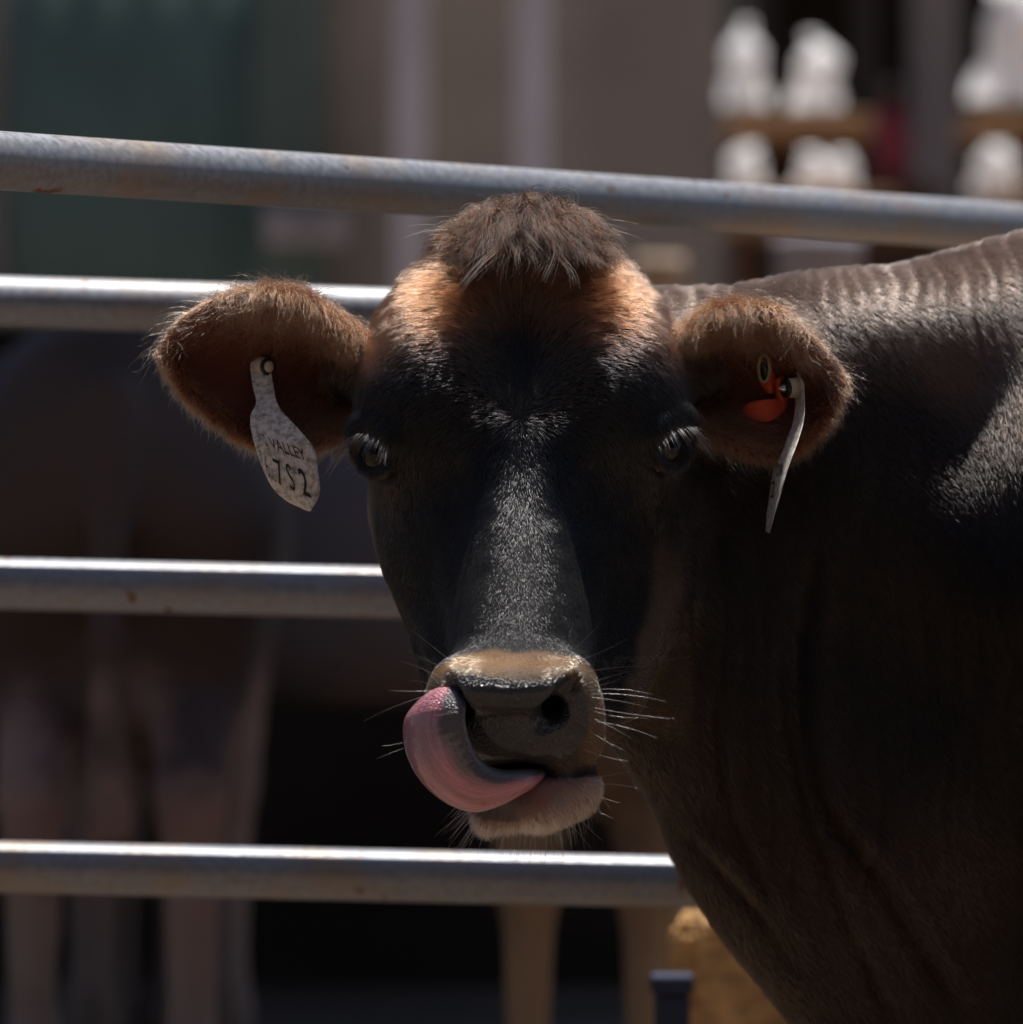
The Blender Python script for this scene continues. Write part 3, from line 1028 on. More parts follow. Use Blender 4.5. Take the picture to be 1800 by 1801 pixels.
# long folds between neck and shoulder
for poly, dep, wid in (([(1440, 900), (1405, 1180), (1440, 1400), (1550, 1560), (1690, 1800)], 0.010, 16),
                       ([(1380, 1050), (1375, 1250), (1430, 1480), (1490, 1640), (1560, 1800)], 0.006, 12),
                       ([(1255, 1150), (1262, 1350), (1330, 1540), (1420, 1700)], 0.004, 10),
                       ([(1180, 1440), (1260, 1530), (1340, 1620), (1400, 1720)], 0.005, 14)):
    pl = spline([(a, b) for a, b in poly], 60)
    sel = np.where((nw > 0.5) & (pd > -700) & (N[:, 1] < 0.2) & (py > 850))[0]
    dd = np.full(len(sel), 1e9)
    sg = np.zeros(len(sel))
    tp = np.zeros(len(sel))
    for segi, ((x0, y0), (x1, y1)) in enumerate(zip(pl[:-1], pl[1:])):
        t = np.clip(((px[sel] - x0) * (x1 - x0) + (py[sel] - y0) * (y1 - y0)) / ((x1 - x0) ** 2 + (y1 - y0) ** 2), 0, 1)
        ex_, ey_ = px[sel] - x0 - t * (x1 - x0), py[sel] - y0 - t * (y1 - y0)
        q_ = np.hypot(ex_, ey_)
        tt_ = (np.clip(t, 0, 1) + segi) / (len(pl) - 1)
        s_ = np.sign((x1 - x0) * ey_ - (y1 - y0) * ex_)
        better = q_ < dd
        dd[better] = q_[better]
        sg[better] = s_[better]
        tp[better] = tt_[better]
    V[sel] -= N[sel] * (dep * 1.0 * sstep(0, 0.35, tp) * sstep(1.0, 0.85, tp) * (np.exp(-(dd / wid) ** 2) - 0.7 * np.exp(-((dd - 1.9 * wid) / (1.3 * wid)) ** 2) * (sg < 0)))[:, None]
N = vert_normals(V, Q)
px, py, pd = toPix(V)
nw = neck_weight(px, py, pd) * (1 - ear_m)

# ------------------------------------------------------------------ coat colours (hair albedo, with some sun and shade put in)
PLANUM = [(786, 1192), (830, 1186), (900, 1196), (945, 1200), (996, 1186), (1004, 1204), (985, 1225), (948, 1282), (985, 1318), (992, 1345), (930, 1352), (860, 1350), (815, 1320), (800, 1250)]
NOSTRIL_SIDE = [(992, 1188), (1014, 1192), (1032, 1225), (1036, 1280), (1010, 1326), (980, 1325), (935, 1290), (960, 1235)]
LOWLIP = [(815, 1420), (850, 1412), (905, 1398), (950, 1372), (995, 1368), (985, 1390), (950, 1425), (905, 1446), (850, 1444)]

def mix(a, b, t):
    return a + (np.asarray(b) - a) * np.clip(t, 0, 1)[:, None]

def coat(V, px, py, pd, ear, nw):
    n1 = vnoise(V, 18, 21)
    n2 = vnoise(V, 60, 22)
    yy = py + 22 * n1 + 8 * n2
    c = np.tile(np.array([0.0055, 0.0052, 0.0062]), (len(V), 1))
    au = np.abs(px - 920)
    c = mix(c, (0.075, 0.026, 0.0105), sstep(655, 505, yy + 0.25 * np.maximum(150 - au, 0) - 0.25 * np.maximum(au - 150, 0)))       # brown forehead
    c = mix(c, (0.012, 0.008, 0.007), sstep(180, 260, au + 20 * n1) * sstep(800, 900, yy))             # cheeks
    c = mix(c, (0.07, 0.043, 0.027), sstep(-150, -240, pd) * sstep(820, 900, py))                        # jaw behind
    sq = ((np.abs(px - 904) / 172) ** 2.7 + (np.abs(py - 1262) / 120) ** 2.7) ** (1 / 2.7) + 0.05 * n2
    ring = sstep(1.03, 0.90, sq) * sstep(60, 150, pd)
    c = mix(c, np.array([0.23, 0.12, 0.052]), ring)                                                    # pale muzzle ring
    c = mix(c, (0.13, 0.105, 0.075), ring * sstep(1168, 1192, py + 16 * n2 + 8 * n1) * 0.85)
    c = mix(c, (0.16, 0.085, 0.04), ring * np.clip(n1, 0, 1) * 0.8)
    side = sstep(0.0, 1.0, (py - 1215) / 60) * ring
    c = mix(c, (0.16, 0.095, 0.052), side)
    c = mix(c, (0.06, 0.042, 0.032), sstep(1040, 1000, px + 10 * n2) * sstep(1225, 1250, py) * ring)
    c = mix(c, (0.36, 0.26, 0.205), sstep(1345, 1362, py) * sstep(60, 120, pd))                          # chin
    c = mix(c, (0.05, 0.034, 0.031), sstep(1392 , 1356, py + 10 * n2) * sstep(1342, 1350, py) * sstep(60, 120, pd))  # darker beside the mouth, shade of the gap put into the hair colour
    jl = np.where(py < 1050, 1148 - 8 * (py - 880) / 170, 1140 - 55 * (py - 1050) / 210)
    c = mix(c, (0.085, 0.056, 0.038), sstep(-6, 22, px - jl + 8 * n2) * sstep(74, 40, px - jl + 8 * n1) * sstep(900, 1060, py) * sstep(1290, 1230, py) * (px > 1050))  # lighter strip along the jaw edge, sunlight put into the coat colour
    # neck and body
    k = mix(np.tile(np.array([0.0125, 0.0080, 0.0064]), (len(V), 1)), (0.115, 0.078, 0.062), sstep(720, 500, py + 40 * n1 - 120 * sstep(1500, 1760, px)) )  # crest lightened for its sunlit strip, sun put into the coat colour
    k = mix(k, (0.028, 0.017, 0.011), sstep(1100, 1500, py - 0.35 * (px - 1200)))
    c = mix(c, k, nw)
    c = mix(c, (0.135, 0.056, 0.026), ear)
    return c * (1 + 0.18 * n2)[:, None]

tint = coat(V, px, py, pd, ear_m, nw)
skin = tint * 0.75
front = (pd > 195) & (nw < 0.5)
planum_v = front & in_poly(px, py, PLANUM)
nos_v = front & in_poly(px, py, NOSTRIL_SIDE)
low_v = (pd > 150) & in_poly(px, py, LOWLIP)
skin[planum_v] = np.array([0.017, 0.0155, 0.019]) * (1 + 0.3 * vnoise(V[planum_v], 40, 5))[:, None]
skin[nos_v] = (0.016, 0.013, 0.014)
pk = sstep(890, 960, px) 
skin[low_v] = mix(np.tile(np.array([0.07, 0.045, 0.04]), (len(V), 1)), (0.24, 0.115, 0.10), pk)[low_v]
skin[(py > 1340) & (py < 1368) & (pd > 60) & (nw < 0.5)] = (0.05, 0.033, 0.03)  # top of the lower lip darkened, mouth gap shade put into the skin
chin_v = (py > 1368) & (pd > 60) & (nw < 0.5) & ~low_v
skin[chin_v] = (0.24, 0.145, 0.115)
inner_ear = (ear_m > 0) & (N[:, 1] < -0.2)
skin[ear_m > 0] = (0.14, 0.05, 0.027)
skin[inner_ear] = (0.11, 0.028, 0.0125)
eye_ring = np.zeros(len(V), bool)
for (c, R, g, e1, e2, sgn) in EYES:
    eye_ring |= np.linalg.norm(V - c - g * 0.004, axis=1) < R * 1.16
skin[eye_ring] = (0.012, 0.010, 0.010)
inside_mouth = (np.abs(px - 910) < 80) & (np.abs(py - 1362) < 16) & (pd < 245) & (pd > 60)
skin[inside_mouth] = (0.03, 0.015, 0.014)

cow = empty("cow", (1.05, 0.42, 0.0), "dark brown cow in the foreground licking its nose, white tags in both ears", "cow")
me = mesh_np("body", V, Q)
for m in (M_skin, M_ear, M_wet, M_lip):
    me.materials.append(m)
fm = np.zeros(len(Q), np.int32)
vote = lambda mask: mask[Q].sum(1) >= 2
fm[vote(ear_m > 0)] = 1
fm[vote(chin_v | low_v)] = 3
fm[vote(planum_v | nos_v)] = 2
me.polygons.foreach_set('material_index', fm)
at = me.attributes.new("tint", 'FLOAT_COLOR', 'POINT')
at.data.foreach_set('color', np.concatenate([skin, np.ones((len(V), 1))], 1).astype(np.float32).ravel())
body = link("body", me, None, cow)

# ------------------------------------------------------------------ eyes
def eye_material():
    m, t, b = mat_new("eye_surface")
    a = t.nodes.new("ShaderNodeAttribute")
    a.attribute_name = "tint"
    t.links.new(a.outputs['Color'], b.inputs['Base Color'])
    b.inputs['Roughness'].default_value = 0.035
    b.inputs['Specular IOR Level'].default_value = 0.3
    return m
M_eye = eye_material()
for (c, R, g, e1, e2, sgn) in EYES:
    bm = bmesh.new()
    bmesh.ops.create_uvsphere(bm, u_segments=64, v_segments=40, radius=R)
    q = Vector((0, 0, 1)).rotation_difference(Vector(g))
    cols = []
    for v in bm.verts:
        z = v.co.z / R
        lx = (q @ v.co).dot(Vector(e1)) / R
        ly = (q @ v.co).dot(Vector(e2)) / R
        rr = math.hypot(lx, ly)
        if z > 0:
            if math.hypot(lx / 0.42, ly / 0.24) < 1: col = (0.004, 0.005, 0.008)
            elif rr < 0.74: col = (0.014, 0.008, 0.006)
            elif rr < 0.86: col = (0.012, 0.008, 0.007)
            else: col = (0.17, 0.085, 0.075) if lx > 0.3 and sgn > 0 else (0.02, 0.014, 0.012)
            v.co.z += R * 0.10 * max(0, 1 - (rr / 0.66) ** 2)
        else:
            col = (0.10, 0.05, 0.04) if sgn > 0 else (0.02, 0.014, 0.012)
        cols.append(col + (1,))
        v.co = (q @ v.co) + Vector(c)
    o = bm_obj("eyeball", bm, M_eye, cow)
    at = o.data.attributes.new("tint", 'FLOAT_COLOR', 'POINT')
    at.data.foreach_set('color', np.array(cols, np.float32).ravel())

# ------------------------------------------------------------------ tongue
inner = [(985, 1352, 170), (958, 1351, 240), (925, 1353, 312), (885, 1354, 335), (855, 1345, 345), (834, 1322, 352), (822, 1292, 356), (817, 1262, 356), (819, 1242, 350), (815, 1226, 338), (806, 1212, 322)]
outer = [(974, 1366, 165), (951, 1368, 236), (922, 1390, 302), (885, 1413, 312), (835, 1427, 300), (785, 1410, 280), (742, 1371, 262), (717, 1320, 252), (714, 1270, 258), (738, 1234, 280), (770, 1212, 300)]
nl, ns = 70, 36
I_, O_ = spline(inner, nl), spline(outer, nl)
tv, tc, tf, tfl = [], [], [], []
cen = np.array([868, 1285, 250.0])
for i in range(nl):
    a, b = I_[i], O_[i]
    mid = (a + b) / 2
    wv = b - a
    wid = np.linalg.norm(wv)
    wu = wv / wid
    tang = I_[min(i + 1, nl - 1)] + O_[min(i + 1, nl - 1)] - I_[max(i - 1, 0)] - O_[max(i - 1, 0)]
    tang /= np.linalg.norm(tang)
    nn = np.cross(wu, tang)
    nn /= np.linalg.norm(nn)
    if nn[2] < 0: nn = -nn
    u_ = i / (nl - 1)
    thick = 17 * (1 - 0.35 * sstep(0.8, 1.0, u_)) * min(1, wid / 40)
    for j in range(ns):
        a_ = 2 * math.pi * j / ns
        ca, sa = math.cos(a_), math.sin(a_)
        x = math.copysign(abs(ca) ** 0.75, ca) * wid * 0.5
        bulge = (1 - (x / (wid * 0.5)) ** 2) * wid * 0.13
        y = math.copysign(abs(sa) ** 0.8, sa) * thick + bulge
        nz = 1.2 * math.sin(i * 1.9 + j * 0.3) * 0.25
        p = mid + wu * x + nn * (y + nz)
        tv.append(P(*p))
        frac = x / wid + 0.5
        tfl.append((u_ * 6.0, frac * 60.0 + 0.6 * math.sin(i * 0.15), 3.0 if sa > 0 else 0.0))
        under = sstep(0.17, 0.29, frac + 0.02 * math.sin(i * 0.5)) * sstep(0.985, 0.90, frac) * (1 if sa > -0.15 else 0)
        pink = np.array([0.52, 0.205, 0.24])
        purple = np.array([0.27, 0.15, 0.22])
        streak = 0.5 + 0.5 * math.sin(j * 2.1 + 1.3 * math.sin(i * 0.09))
        pv = math.exp(-((u_ - 0.70) / 0.10) ** 2) * 0.85
        pc = pink * (1 - pv) + purple * pv
        pc = pc * (0.82 + 0.36 * streak)
        gray = np.array([0.10, 0.09, 0.10])
        tc.append(np.append(gray * (1 - under) + pc * under, 1))
for i in range(nl - 1):
    for j in range(ns):
        tf.append((i * ns + j, i * ns + (j + 1) % ns, (i + 1) * ns + (j + 1) % ns, (i + 1) * ns + j))
tf.append(tuple(range(ns))[::-1])
tf.append(tuple((nl - 1) * ns + j for j in range(ns)))
tm = mesh_from("tongue", tv, tf)
M_tongue = attr_mat("tongue_skin", 0.3, 0.5, sss=0.35, radius=(0.005, 0.0018, 0.0014), bump_scale=420, bump=0.6, voro=True, coat=1.0, dist=0.0016)
bmt = bmesh.new()
bmt.from_mesh(tm)
bmesh.ops.recalc_face_normals(bmt, faces=bmt.faces)
bmt.to_mesh(tm)
bmt.free()
tt_ = M_tongue.node_tree
_a = tt_.nodes.new("ShaderNodeAttribute"); _a.attribute_name = "flow"
_n = tt_.nodes.new("ShaderNodeTexNoise"); _n.inputs['Scale'].default_value = 0.9; _n.inputs['Detail'].default_value = 5
tt_.links.new(_a.outputs['Vector'], _n.inputs['Vector'])
_r = tt_.nodes.new("ShaderNodeValToRGB")
_r.color_ramp.elements[0].position, _r.color_ramp.elements[0].color = 0.32, (0.72, 0.66, 0.74, 1)
_r.color_ramp.elements[1].position, _r.color_ramp.elements[1].color = 0.68, (1.2, 1.18, 1.15, 1)
tt_.links.new(_n.outputs['Fac'], _r.inputs[0])
_m = tt_.nodes.new("ShaderNodeMix"); _m.data_type = 'RGBA'; _m.blend_type = 'MULTIPLY'; _m.inputs[0].default_value = 1.0
_b = tt_.nodes["Principled BSDF"]
tt_.links.new(_b.inputs['Base Color'].links[0].from_socket, _m.inputs[6])
tt_.links.new(_r.outputs[0], _m.inputs[7])
tt_.links.new(_m.outputs[2], _b.inputs['Base Color'])
_bp = tt_.nodes.new("ShaderNodeBump"); _bp.inputs['Strength'].default_value = 0.35; _bp.inputs['Distance'].default_value = 0.002
tt_.links.new(_n.outputs['Fac'], _bp.inputs['Height'])
tt_.links.new(_b.inputs['Normal'].links[0].from_socket, _bp.inputs['Normal'])
tt_.links.new(_bp.outputs[0], _b.inputs['Normal'])
tongue = link("tongue", tm, M_tongue, cow)
fat = tm.attributes.new("flow", 'FLOAT_VECTOR', 'POINT')
fat.data.foreach_set('vector', np.array(tfl, np.float32).ravel())
at = tm.attributes.new("tint", 'FLOAT_COLOR', 'POINT')
at.data.foreach_set('color', np.array(tc, np.float32).ravel())
sub = tongue.modifiers.new("sub", 'SUBSURF')
sub.levels = sub.render_levels = 1

# ------------------------------------------------------------------ ear tags
def tag_mat():
    m, t, b = mat_new("grubby_plastic")
    tc = t.nodes.new("ShaderNodeTexCoord")
    n = t.nodes.new("ShaderNodeTexNoise"); n.inputs['Scale'].default_value = 190; n.inputs['Detail'].default_value = 10; n.inputs['Roughness'].default_value = 0.75
    t.links.new(tc.outputs['Object'], n.inputs['Vector'])
    r = t.nodes.new("ShaderNodeValToRGB")
    e = r.color_ramp.elements
    e[0].position, e[0].color = 0.36, (0.20, 0.15, 0.11, 1)
    e[1].position, e[1].color = 0.56, (0.68, 0.64, 0.60, 1)
    t.links.new(n.outputs['Fac'], r.inputs[0]); t.links.new(r.outputs[0], b.inputs['Base Color'])
    b.inputs['Roughness'].default_value = 0.55
    b.inputs['Subsurface Weight'].default_value = 0.2
    b.inputs['Subsurface Radius'].default_value = (0.003, 0.002, 0.0015)
    return m
M_tag = tag_mat()
M_ink = simple_mat("black_ink", (0.012, 0.012, 0.013), 0.6, 0.2, 60)
M_cream = simple_mat("cream_plastic", (0.52, 0.44, 0.33), 0.45, 0.2, 60)
M_black = simple_mat("black_plastic", (0.01, 0.01, 0.01), 0.4, 0.1, 40)
M_tip = simple_mat("steel_tip", (0.6, 0.6, 0.62), 0.3, 0.1, 40, 1.0)
M_orange = simple_mat("orange_plastic", (0.62, 0.075, 0.022), 0.4, 0.2, 60)
M_olive = simple_mat("dirty_ring", (0.33, 0.31, 0.17), 0.5, 0.3, 80)

def sheet(name, left, right, depth, mat, parent, thick=4.5, nu=14, nv=60):
    """Bent plastic sheet between two outline edges, with real thickness."""
    Lp, Rp = spline(left, nv), spline(right, nv)
    fr, bk = [], []
    for i in range(nv):
        for j in range(nu):
            u = j / (nu - 1)
            x = Lp[i, 0] * (1 - u) + Rp[i, 0] * u
            y = Lp[i, 1] * (1 - u) + Rp[i, 1] * u
            d = depth(u, i / (nv - 1), x, y)
            fr.append(P(x, y, d)); bk.append(P(x, y, d - thick))
    n = nv * nu
    F_ = []
    for i in range(nv - 1):
        for j in range(nu - 1):
            a = i * nu + j
            F_.append((a, a + nu, a + nu + 1, a + 1))
            F_.append((n + a, n + a + 1, n + a + nu + 1, n + a + nu))
    rim = [i * nu for i in range(nv)] + [(nv - 1) * nu + j for j in range(1, nu)] + [i * nu + nu - 1 for i in range(nv - 2, -1, -1)] + [j for j in range(nu - 2, 0, -1)]
    for a, b in zip(rim, rim[1:] + rim[:1]):
        F_.append((a, n + a, n + b, b))
    me = mesh_from(name, fr + bk, F_)
    return link(name, me, mat, parent)

def lettering(name, text, size, place, parent, offset=0.0):
    """Printed characters laid on a bent sheet: place(x, y) -> point."""
    cu = bpy.data.curves.new("t", 'FONT')
    cu.body = text
    cu.size = size
    cu.offset = offset
    cu.resolution_u = 4
    o = bpy.data.objects.new("t", cu)
    COL.objects.link(o)
    bpy.context.view_layer.update()
    me = bpy.data.meshes.new_from_object(o.evaluated_get(bpy.context.evaluated_depsgraph_get()))
    bpy.data.objects.remove(o)
    bm = bmesh.new(); bm.from_mesh(me)
    bmesh.ops.triangulate(bm, faces=bm.faces[:])
    bmesh.ops.subdivide_edges(bm, edges=[e for e in bm.edges if e.calc_length() > size * 0.12], cuts=2)
    bm.to_mesh(me); bm.free()
    v = np.empty(len(me.vertices) * 3); me.vertices.foreach_get('co', v); v = v.reshape(-1, 3)
    out = np.array([place(a, b) for a, b in v[:, :2]])
    me.vertices.foreach_set('co', out.ravel()); me.update()
    me.name = name
    me.materials.clear()
    return link(name, me, M_ink, parent, False)

def stud(c, ax, r1, h1, parent, cone_tip=True):
    ax = Vector(ax).normalized()
    bm = bmesh.new()
    bm_lathe(bm, [(r1 * 1.0, 0), (r1 * 1.05, h1 * 0.1), (r1 * 0.95, h1 * 0.9), (r1 * 0.85, h1)], c, ax)
    bm_obj("button", bm, M_cream, parent)
    bm = bmesh.new()
    bm_lathe(bm, [(r1 * 0.78, h1 * 1.0), (r1 * 0.95, h1 * 1.02), (r1 * 0.95, h1 * 1.22), (r1 * 0.7, h1 * 1.24)], c, ax)
    bm_obj("washer", bm, M_black, parent)
    bm = bmesh.new()
    if cone_tip:
        bm_lathe(bm, [(r1 * 0.45, h1 * 1.2), (r1 * 0.42, h1 * 1.35), (r1 * 0.05, h1 * 1.75)], c, ax)
    else:
        bm_lathe(bm, [(r1 * 0.62, h1 * 1.2), (r1 * 0.6, h1 * 1.32), (r1 * 0.35, h1 * 1.45), (r1 * 0.08, h1 * 1.5)], c, ax)
    bm_obj("pin", bm, M_tip if cone_tip else M_cream, parent)

# tag in the ear on the left of the picture
tl = empty("ear_tag", tuple(P(462, 645, -160)), "grubby pale plastic ear tag with readable black letters, in the ear on the left", "ear tag", "pale ear tags in the cow's ears")
def dep_l(u, v, x, y):
    return np.interp(y, [625, 680, 735, 775, 840, 905], [-158, -118, -66, -42, -36, -40]) - 18 * (1 - u) ** 2 * np.interp(y, [640, 740, 800], [0.2, 1, 1])
Lft = [(449, 629), (441, 642), (445, 680), (451, 708), (441, 732), (444, 765), (459, 815), (478, 855), (503, 880), (541, 899)]
Rgt = [(456, 628), (474, 640), (480, 668), (487, 706), (501, 728), (528, 757), (553, 790), (560, 830), (563, 868), (547, 899)]
panel_l = sheet("tag_panel", Lft, Rgt, dep_l, M_tag, tl)
def on_left(ox, oy, bx, by, ux, uy):
    LS, RS = spline(Lft, 60), spline(Rgt, 60)
    def f(a, b):
        x, y = ox + a * bx + b * ux, oy + a * by + b * uy
        xl = np.interp(y, LS[:, 1], LS[:, 0]); xr_ = np.interp(y, RS[:, 1], RS[:, 0])
        u = np.clip((x - xl) / max(xr_ - xl, 1), 0, 1)
        return P(x, y, dep_l(u, 0, x, y) + 1.2)
    return f
lettering("lettering", "VALLEY", 1.0, on_left(478.5, 789, 18.6, 6.6, -11.5, -31), panel_l)
lettering("lettering", "O", 1.0, on_left(466, 782, 8.5, 5.2, -10, -30), panel_l)
lettering("lettering", "N", 1.0, on_left(456.5, 774, 7, 5.0, -9, -27), panel_l, -0.02)
lettering("lettering", "7", 1.0, on_left(489, 851, 30, 13, -17, -68), panel_l)
lettering("lettering", "S", 1.0, on_left(511, 860, 25, 11, -16, -68), panel_l)
lettering("lettering", "2", 1.0, on_left(533, 869, 31, 13.5, -16, -68), panel_l, 0.012)
lettering("lettering", "6", 1.0, on_left(471, 838, 15, 8, -14, -60), panel_l, -0.02)
lettering("lettering", "7", 1.0, on_left(462, 828, 11, 6, -12, -56), panel_l, -0.025)
stud(tuple(P(458, 645, -153)), (0.62, -0.75, -0.02), 17 * S, 21 * S, tl, False)

# tag in the ear on the right, seen almost edge-on
tr = empty("ear_tag", tuple(P(1405, 680, -150)), "grubby pale plastic ear tag seen edge-on, in the ear on the right", "ear tag", "pale ear tags in the cow's ears")
def dep_r(u, v, x, y):
    return np.interp(y, [655, 700, 760, 800, 860, 940], [-150, -112, -56, -34, -30, -46]) + (u - 0.5) * np.interp(y, [660, 720, 790, 850, 935], [70, 75, 120, 150, 60])
Lr = [(1397, 655), (1398, 690), (1398, 720), (1392, 752), (1375, 785), (1363, 812), (1357, 845), (1352, 880), (1348, 910), (1347, 935)]
Rr = [(1404, 654), (1413, 680), (1416, 705), (1414, 738), (1405, 772), (1392, 808), (1382, 838), (1373, 872), (1363, 905), (1354, 938)]
panel_r = sheet("tag_panel", Lr, Rr, dep_r, M_tag, tr)
def on_right(ox, oy, bx, by, ux, uy):
    LS, RS = spline(Lr, 60), spline(Rr, 60)
    def f(a, b):
        x, y = ox + a * bx + b * ux, oy + a * by + b * uy
        xl = np.interp(y, LS[:, 1], LS[:, 0]); xr_ = np.interp(y, RS[:, 1], RS[:, 0])
        u = np.clip((x - xl) / max(xr_ - xl, 1), 0, 1)
        return P(x, y, dep_r(u, 0, x, y) + 3.0)
    return f
lettering("lettering", "ON", 1.0, on_right(1364, 838, 8.0, -2.5, 1.0, -31), panel_r)
lettering("lettering", "2", 1.0, on_right(1354, 876, 15, -3, 5.0, -42), panel_r)
stud(tuple(P(1406, 682, -128)), (-0.88, -0.46, -0.04), 18 * S, 25 * S, tr, True)

# orange tag deep in the same ear
to = empty("ear_tag", tuple(P(1355, 700, -190)), "orange plastic ear tag with a dark oval hole, deep in the ear on the right", "ear tag")
dep_o = lambda u, v, x, y: -168 + 26 * math.sin(u * math.pi) - 20 * u
sheet("tag_loop", [(1336, 612), (1330, 640), (1333, 672), (1345, 694)], [(1366, 606), (1380, 628), (1380, 660), (1372, 690)], dep_o, M_orange, to, 10)
sheet("tag_stem", [(1362, 668), (1364, 690), (1362, 712), (1350, 722)], [(1378, 660), (1385, 690), (1387, 730), (1384, 755)], lambda u, v, x, y: -150 + 10 * math.sin(u * math.pi), M_orange, to, 12)
sheet("tag_tab", [(1322, 706), (1308, 716), (1309, 742), (1330, 750)], [(1372, 700), (1385, 708), (1386, 745), (1380, 753)], lambda u, v, x, y: -146 + 16 * math.sin(u * math.pi), M_orange, to, 10)
bm = bmesh.new()
oc = P(1344, 648, -146)
ring = [Vector(oc) + Vector((math.cos(a) * 9.5 * S, -math.cos(a) * 6 * S, math.sin(a) * 24 * S)) for a in np.linspace(0, 2 * math.pi, 41)]
bm_tube(bm, ring, 3.0 * S, 10, False)
bm_obj("ring", bm, M_olive, to)
bm = bmesh.new()
vs = [bm.verts.new(p + Vector((0, 0.0004, 0))) for p in ring[:-1]]
top = bm.faces.new(vs)
ex = bmesh.ops.extrude_face_region(bm, geom=[top])
bmesh.ops.translate(bm, verts=[v for v in ex['geom'] if isinstance(v, bmesh.types.BMVert)], vec=(0, 0.003, 0))
bm_obj("hole", bm, M_black, to)

# ------------------------------------------------------------------ hair
def make_curves(name, pos, rad, col, mat, parent):
    n, k = pos.shape[:2]
    cu = bpy.data.hair_curves.new(name)
    cu.add_curves([k] * n)
    cu.attributes['position'].data.foreach_set('vector', pos.astype(np.float32).ravel())
    ra = cu.attributes.get('radius') or cu.attributes.new('radius', 'FLOAT', 'POINT')
    ra.data.foreach_set('value', rad.astype(np.float32).ravel())
    ca = cu.attributes.new('tint', 'FLOAT_COLOR', 'CURVE')
    ca.data.foreach_set('color', np.concatenate([col, np.ones((n, 1))], 1).astype(np.float32).ravel())
    cu.materials.append(mat)
    o = bpy.data.objects.new(name, cu)
    COL.objects.link(o)
    o.parent = parent
    bpy.context.view_layer.update()
    o.matrix_parent_inverse = parent.matrix_world.inverted()
    return o

def unit(v):
    return v / (np.linalg.norm(v, axis=1, keepdims=True) + 1e-12)

def strands(p, n, t, L, lift, bend, r0, k=4, curl=0.0, droop=0.0, tip=0.12):
    """Hair from roots p: leaves at angle lift from the surface, bends towards the comb direction t."""
    s = np.linspace(0, 1, k)[None, :, None]
    L = L[:, None, None]
    t = t[:, None, :]
    n = n[:, None, :]
    ca, sa = np.cos(lift)[:, None, None], np.sin(lift)[:, None, None]
    pos = p[:, None, :] - n * 0.0006 + L * (t * (ca * s + 0.5 * bend * s * s) + n * (sa * s - 0.5 * bend * s * s))
    if droop:
        pos = pos + np.array([0, 0, -1.0]) * L * droop * s ** 2
    if curl:
        ph = rng.uniform(0, 6.28, (len(p), 1, 1))
        side = np.cross(n, t)
        pos = pos + L * curl * (side * np.sin(ph + s * 5.0) + n * 0.6 * np.cos(ph + s * 6.0)) * s
    rad = r0[:, None] * (1 - (1 - tip) * np.linspace(0, 1, k)[None, :] ** 1.5)
    return pos, rad

def sample(fsel, count, wfun=None):
    f = Q[fsel]
    a = np.linalg.norm(np.cross(V[f[:, 2]] - V[f[:, 0]], V[f[:, 3]] - V[f[:, 1]]), axis=1) * 0.5
    if wfun is not None:
        a = a * wfun
    pr = a / a.sum()
    idx = rng.choice(len(f), count, p=pr)
    u, v = rng.random((2, count))
    w4 = np.stack([(1 - u) * (1 - v), u * (1 - v), u * v, (1 - u) * v], 1)
    fi = f[idx]
    pp = np.einsum('nk,nkc->nc', w4, V[fi])
    nn = unit(np.einsum('nk,nkc->nc', w4, N[fi]))
    return pp, nn, fi

def tangent(t, n):
    return unit(t - n * (t * n).sum(1, keepdims=True))

def jitter(t, n, amt):
    return tangent(unit(t) + rng.normal(0, amt, t.shape), n)

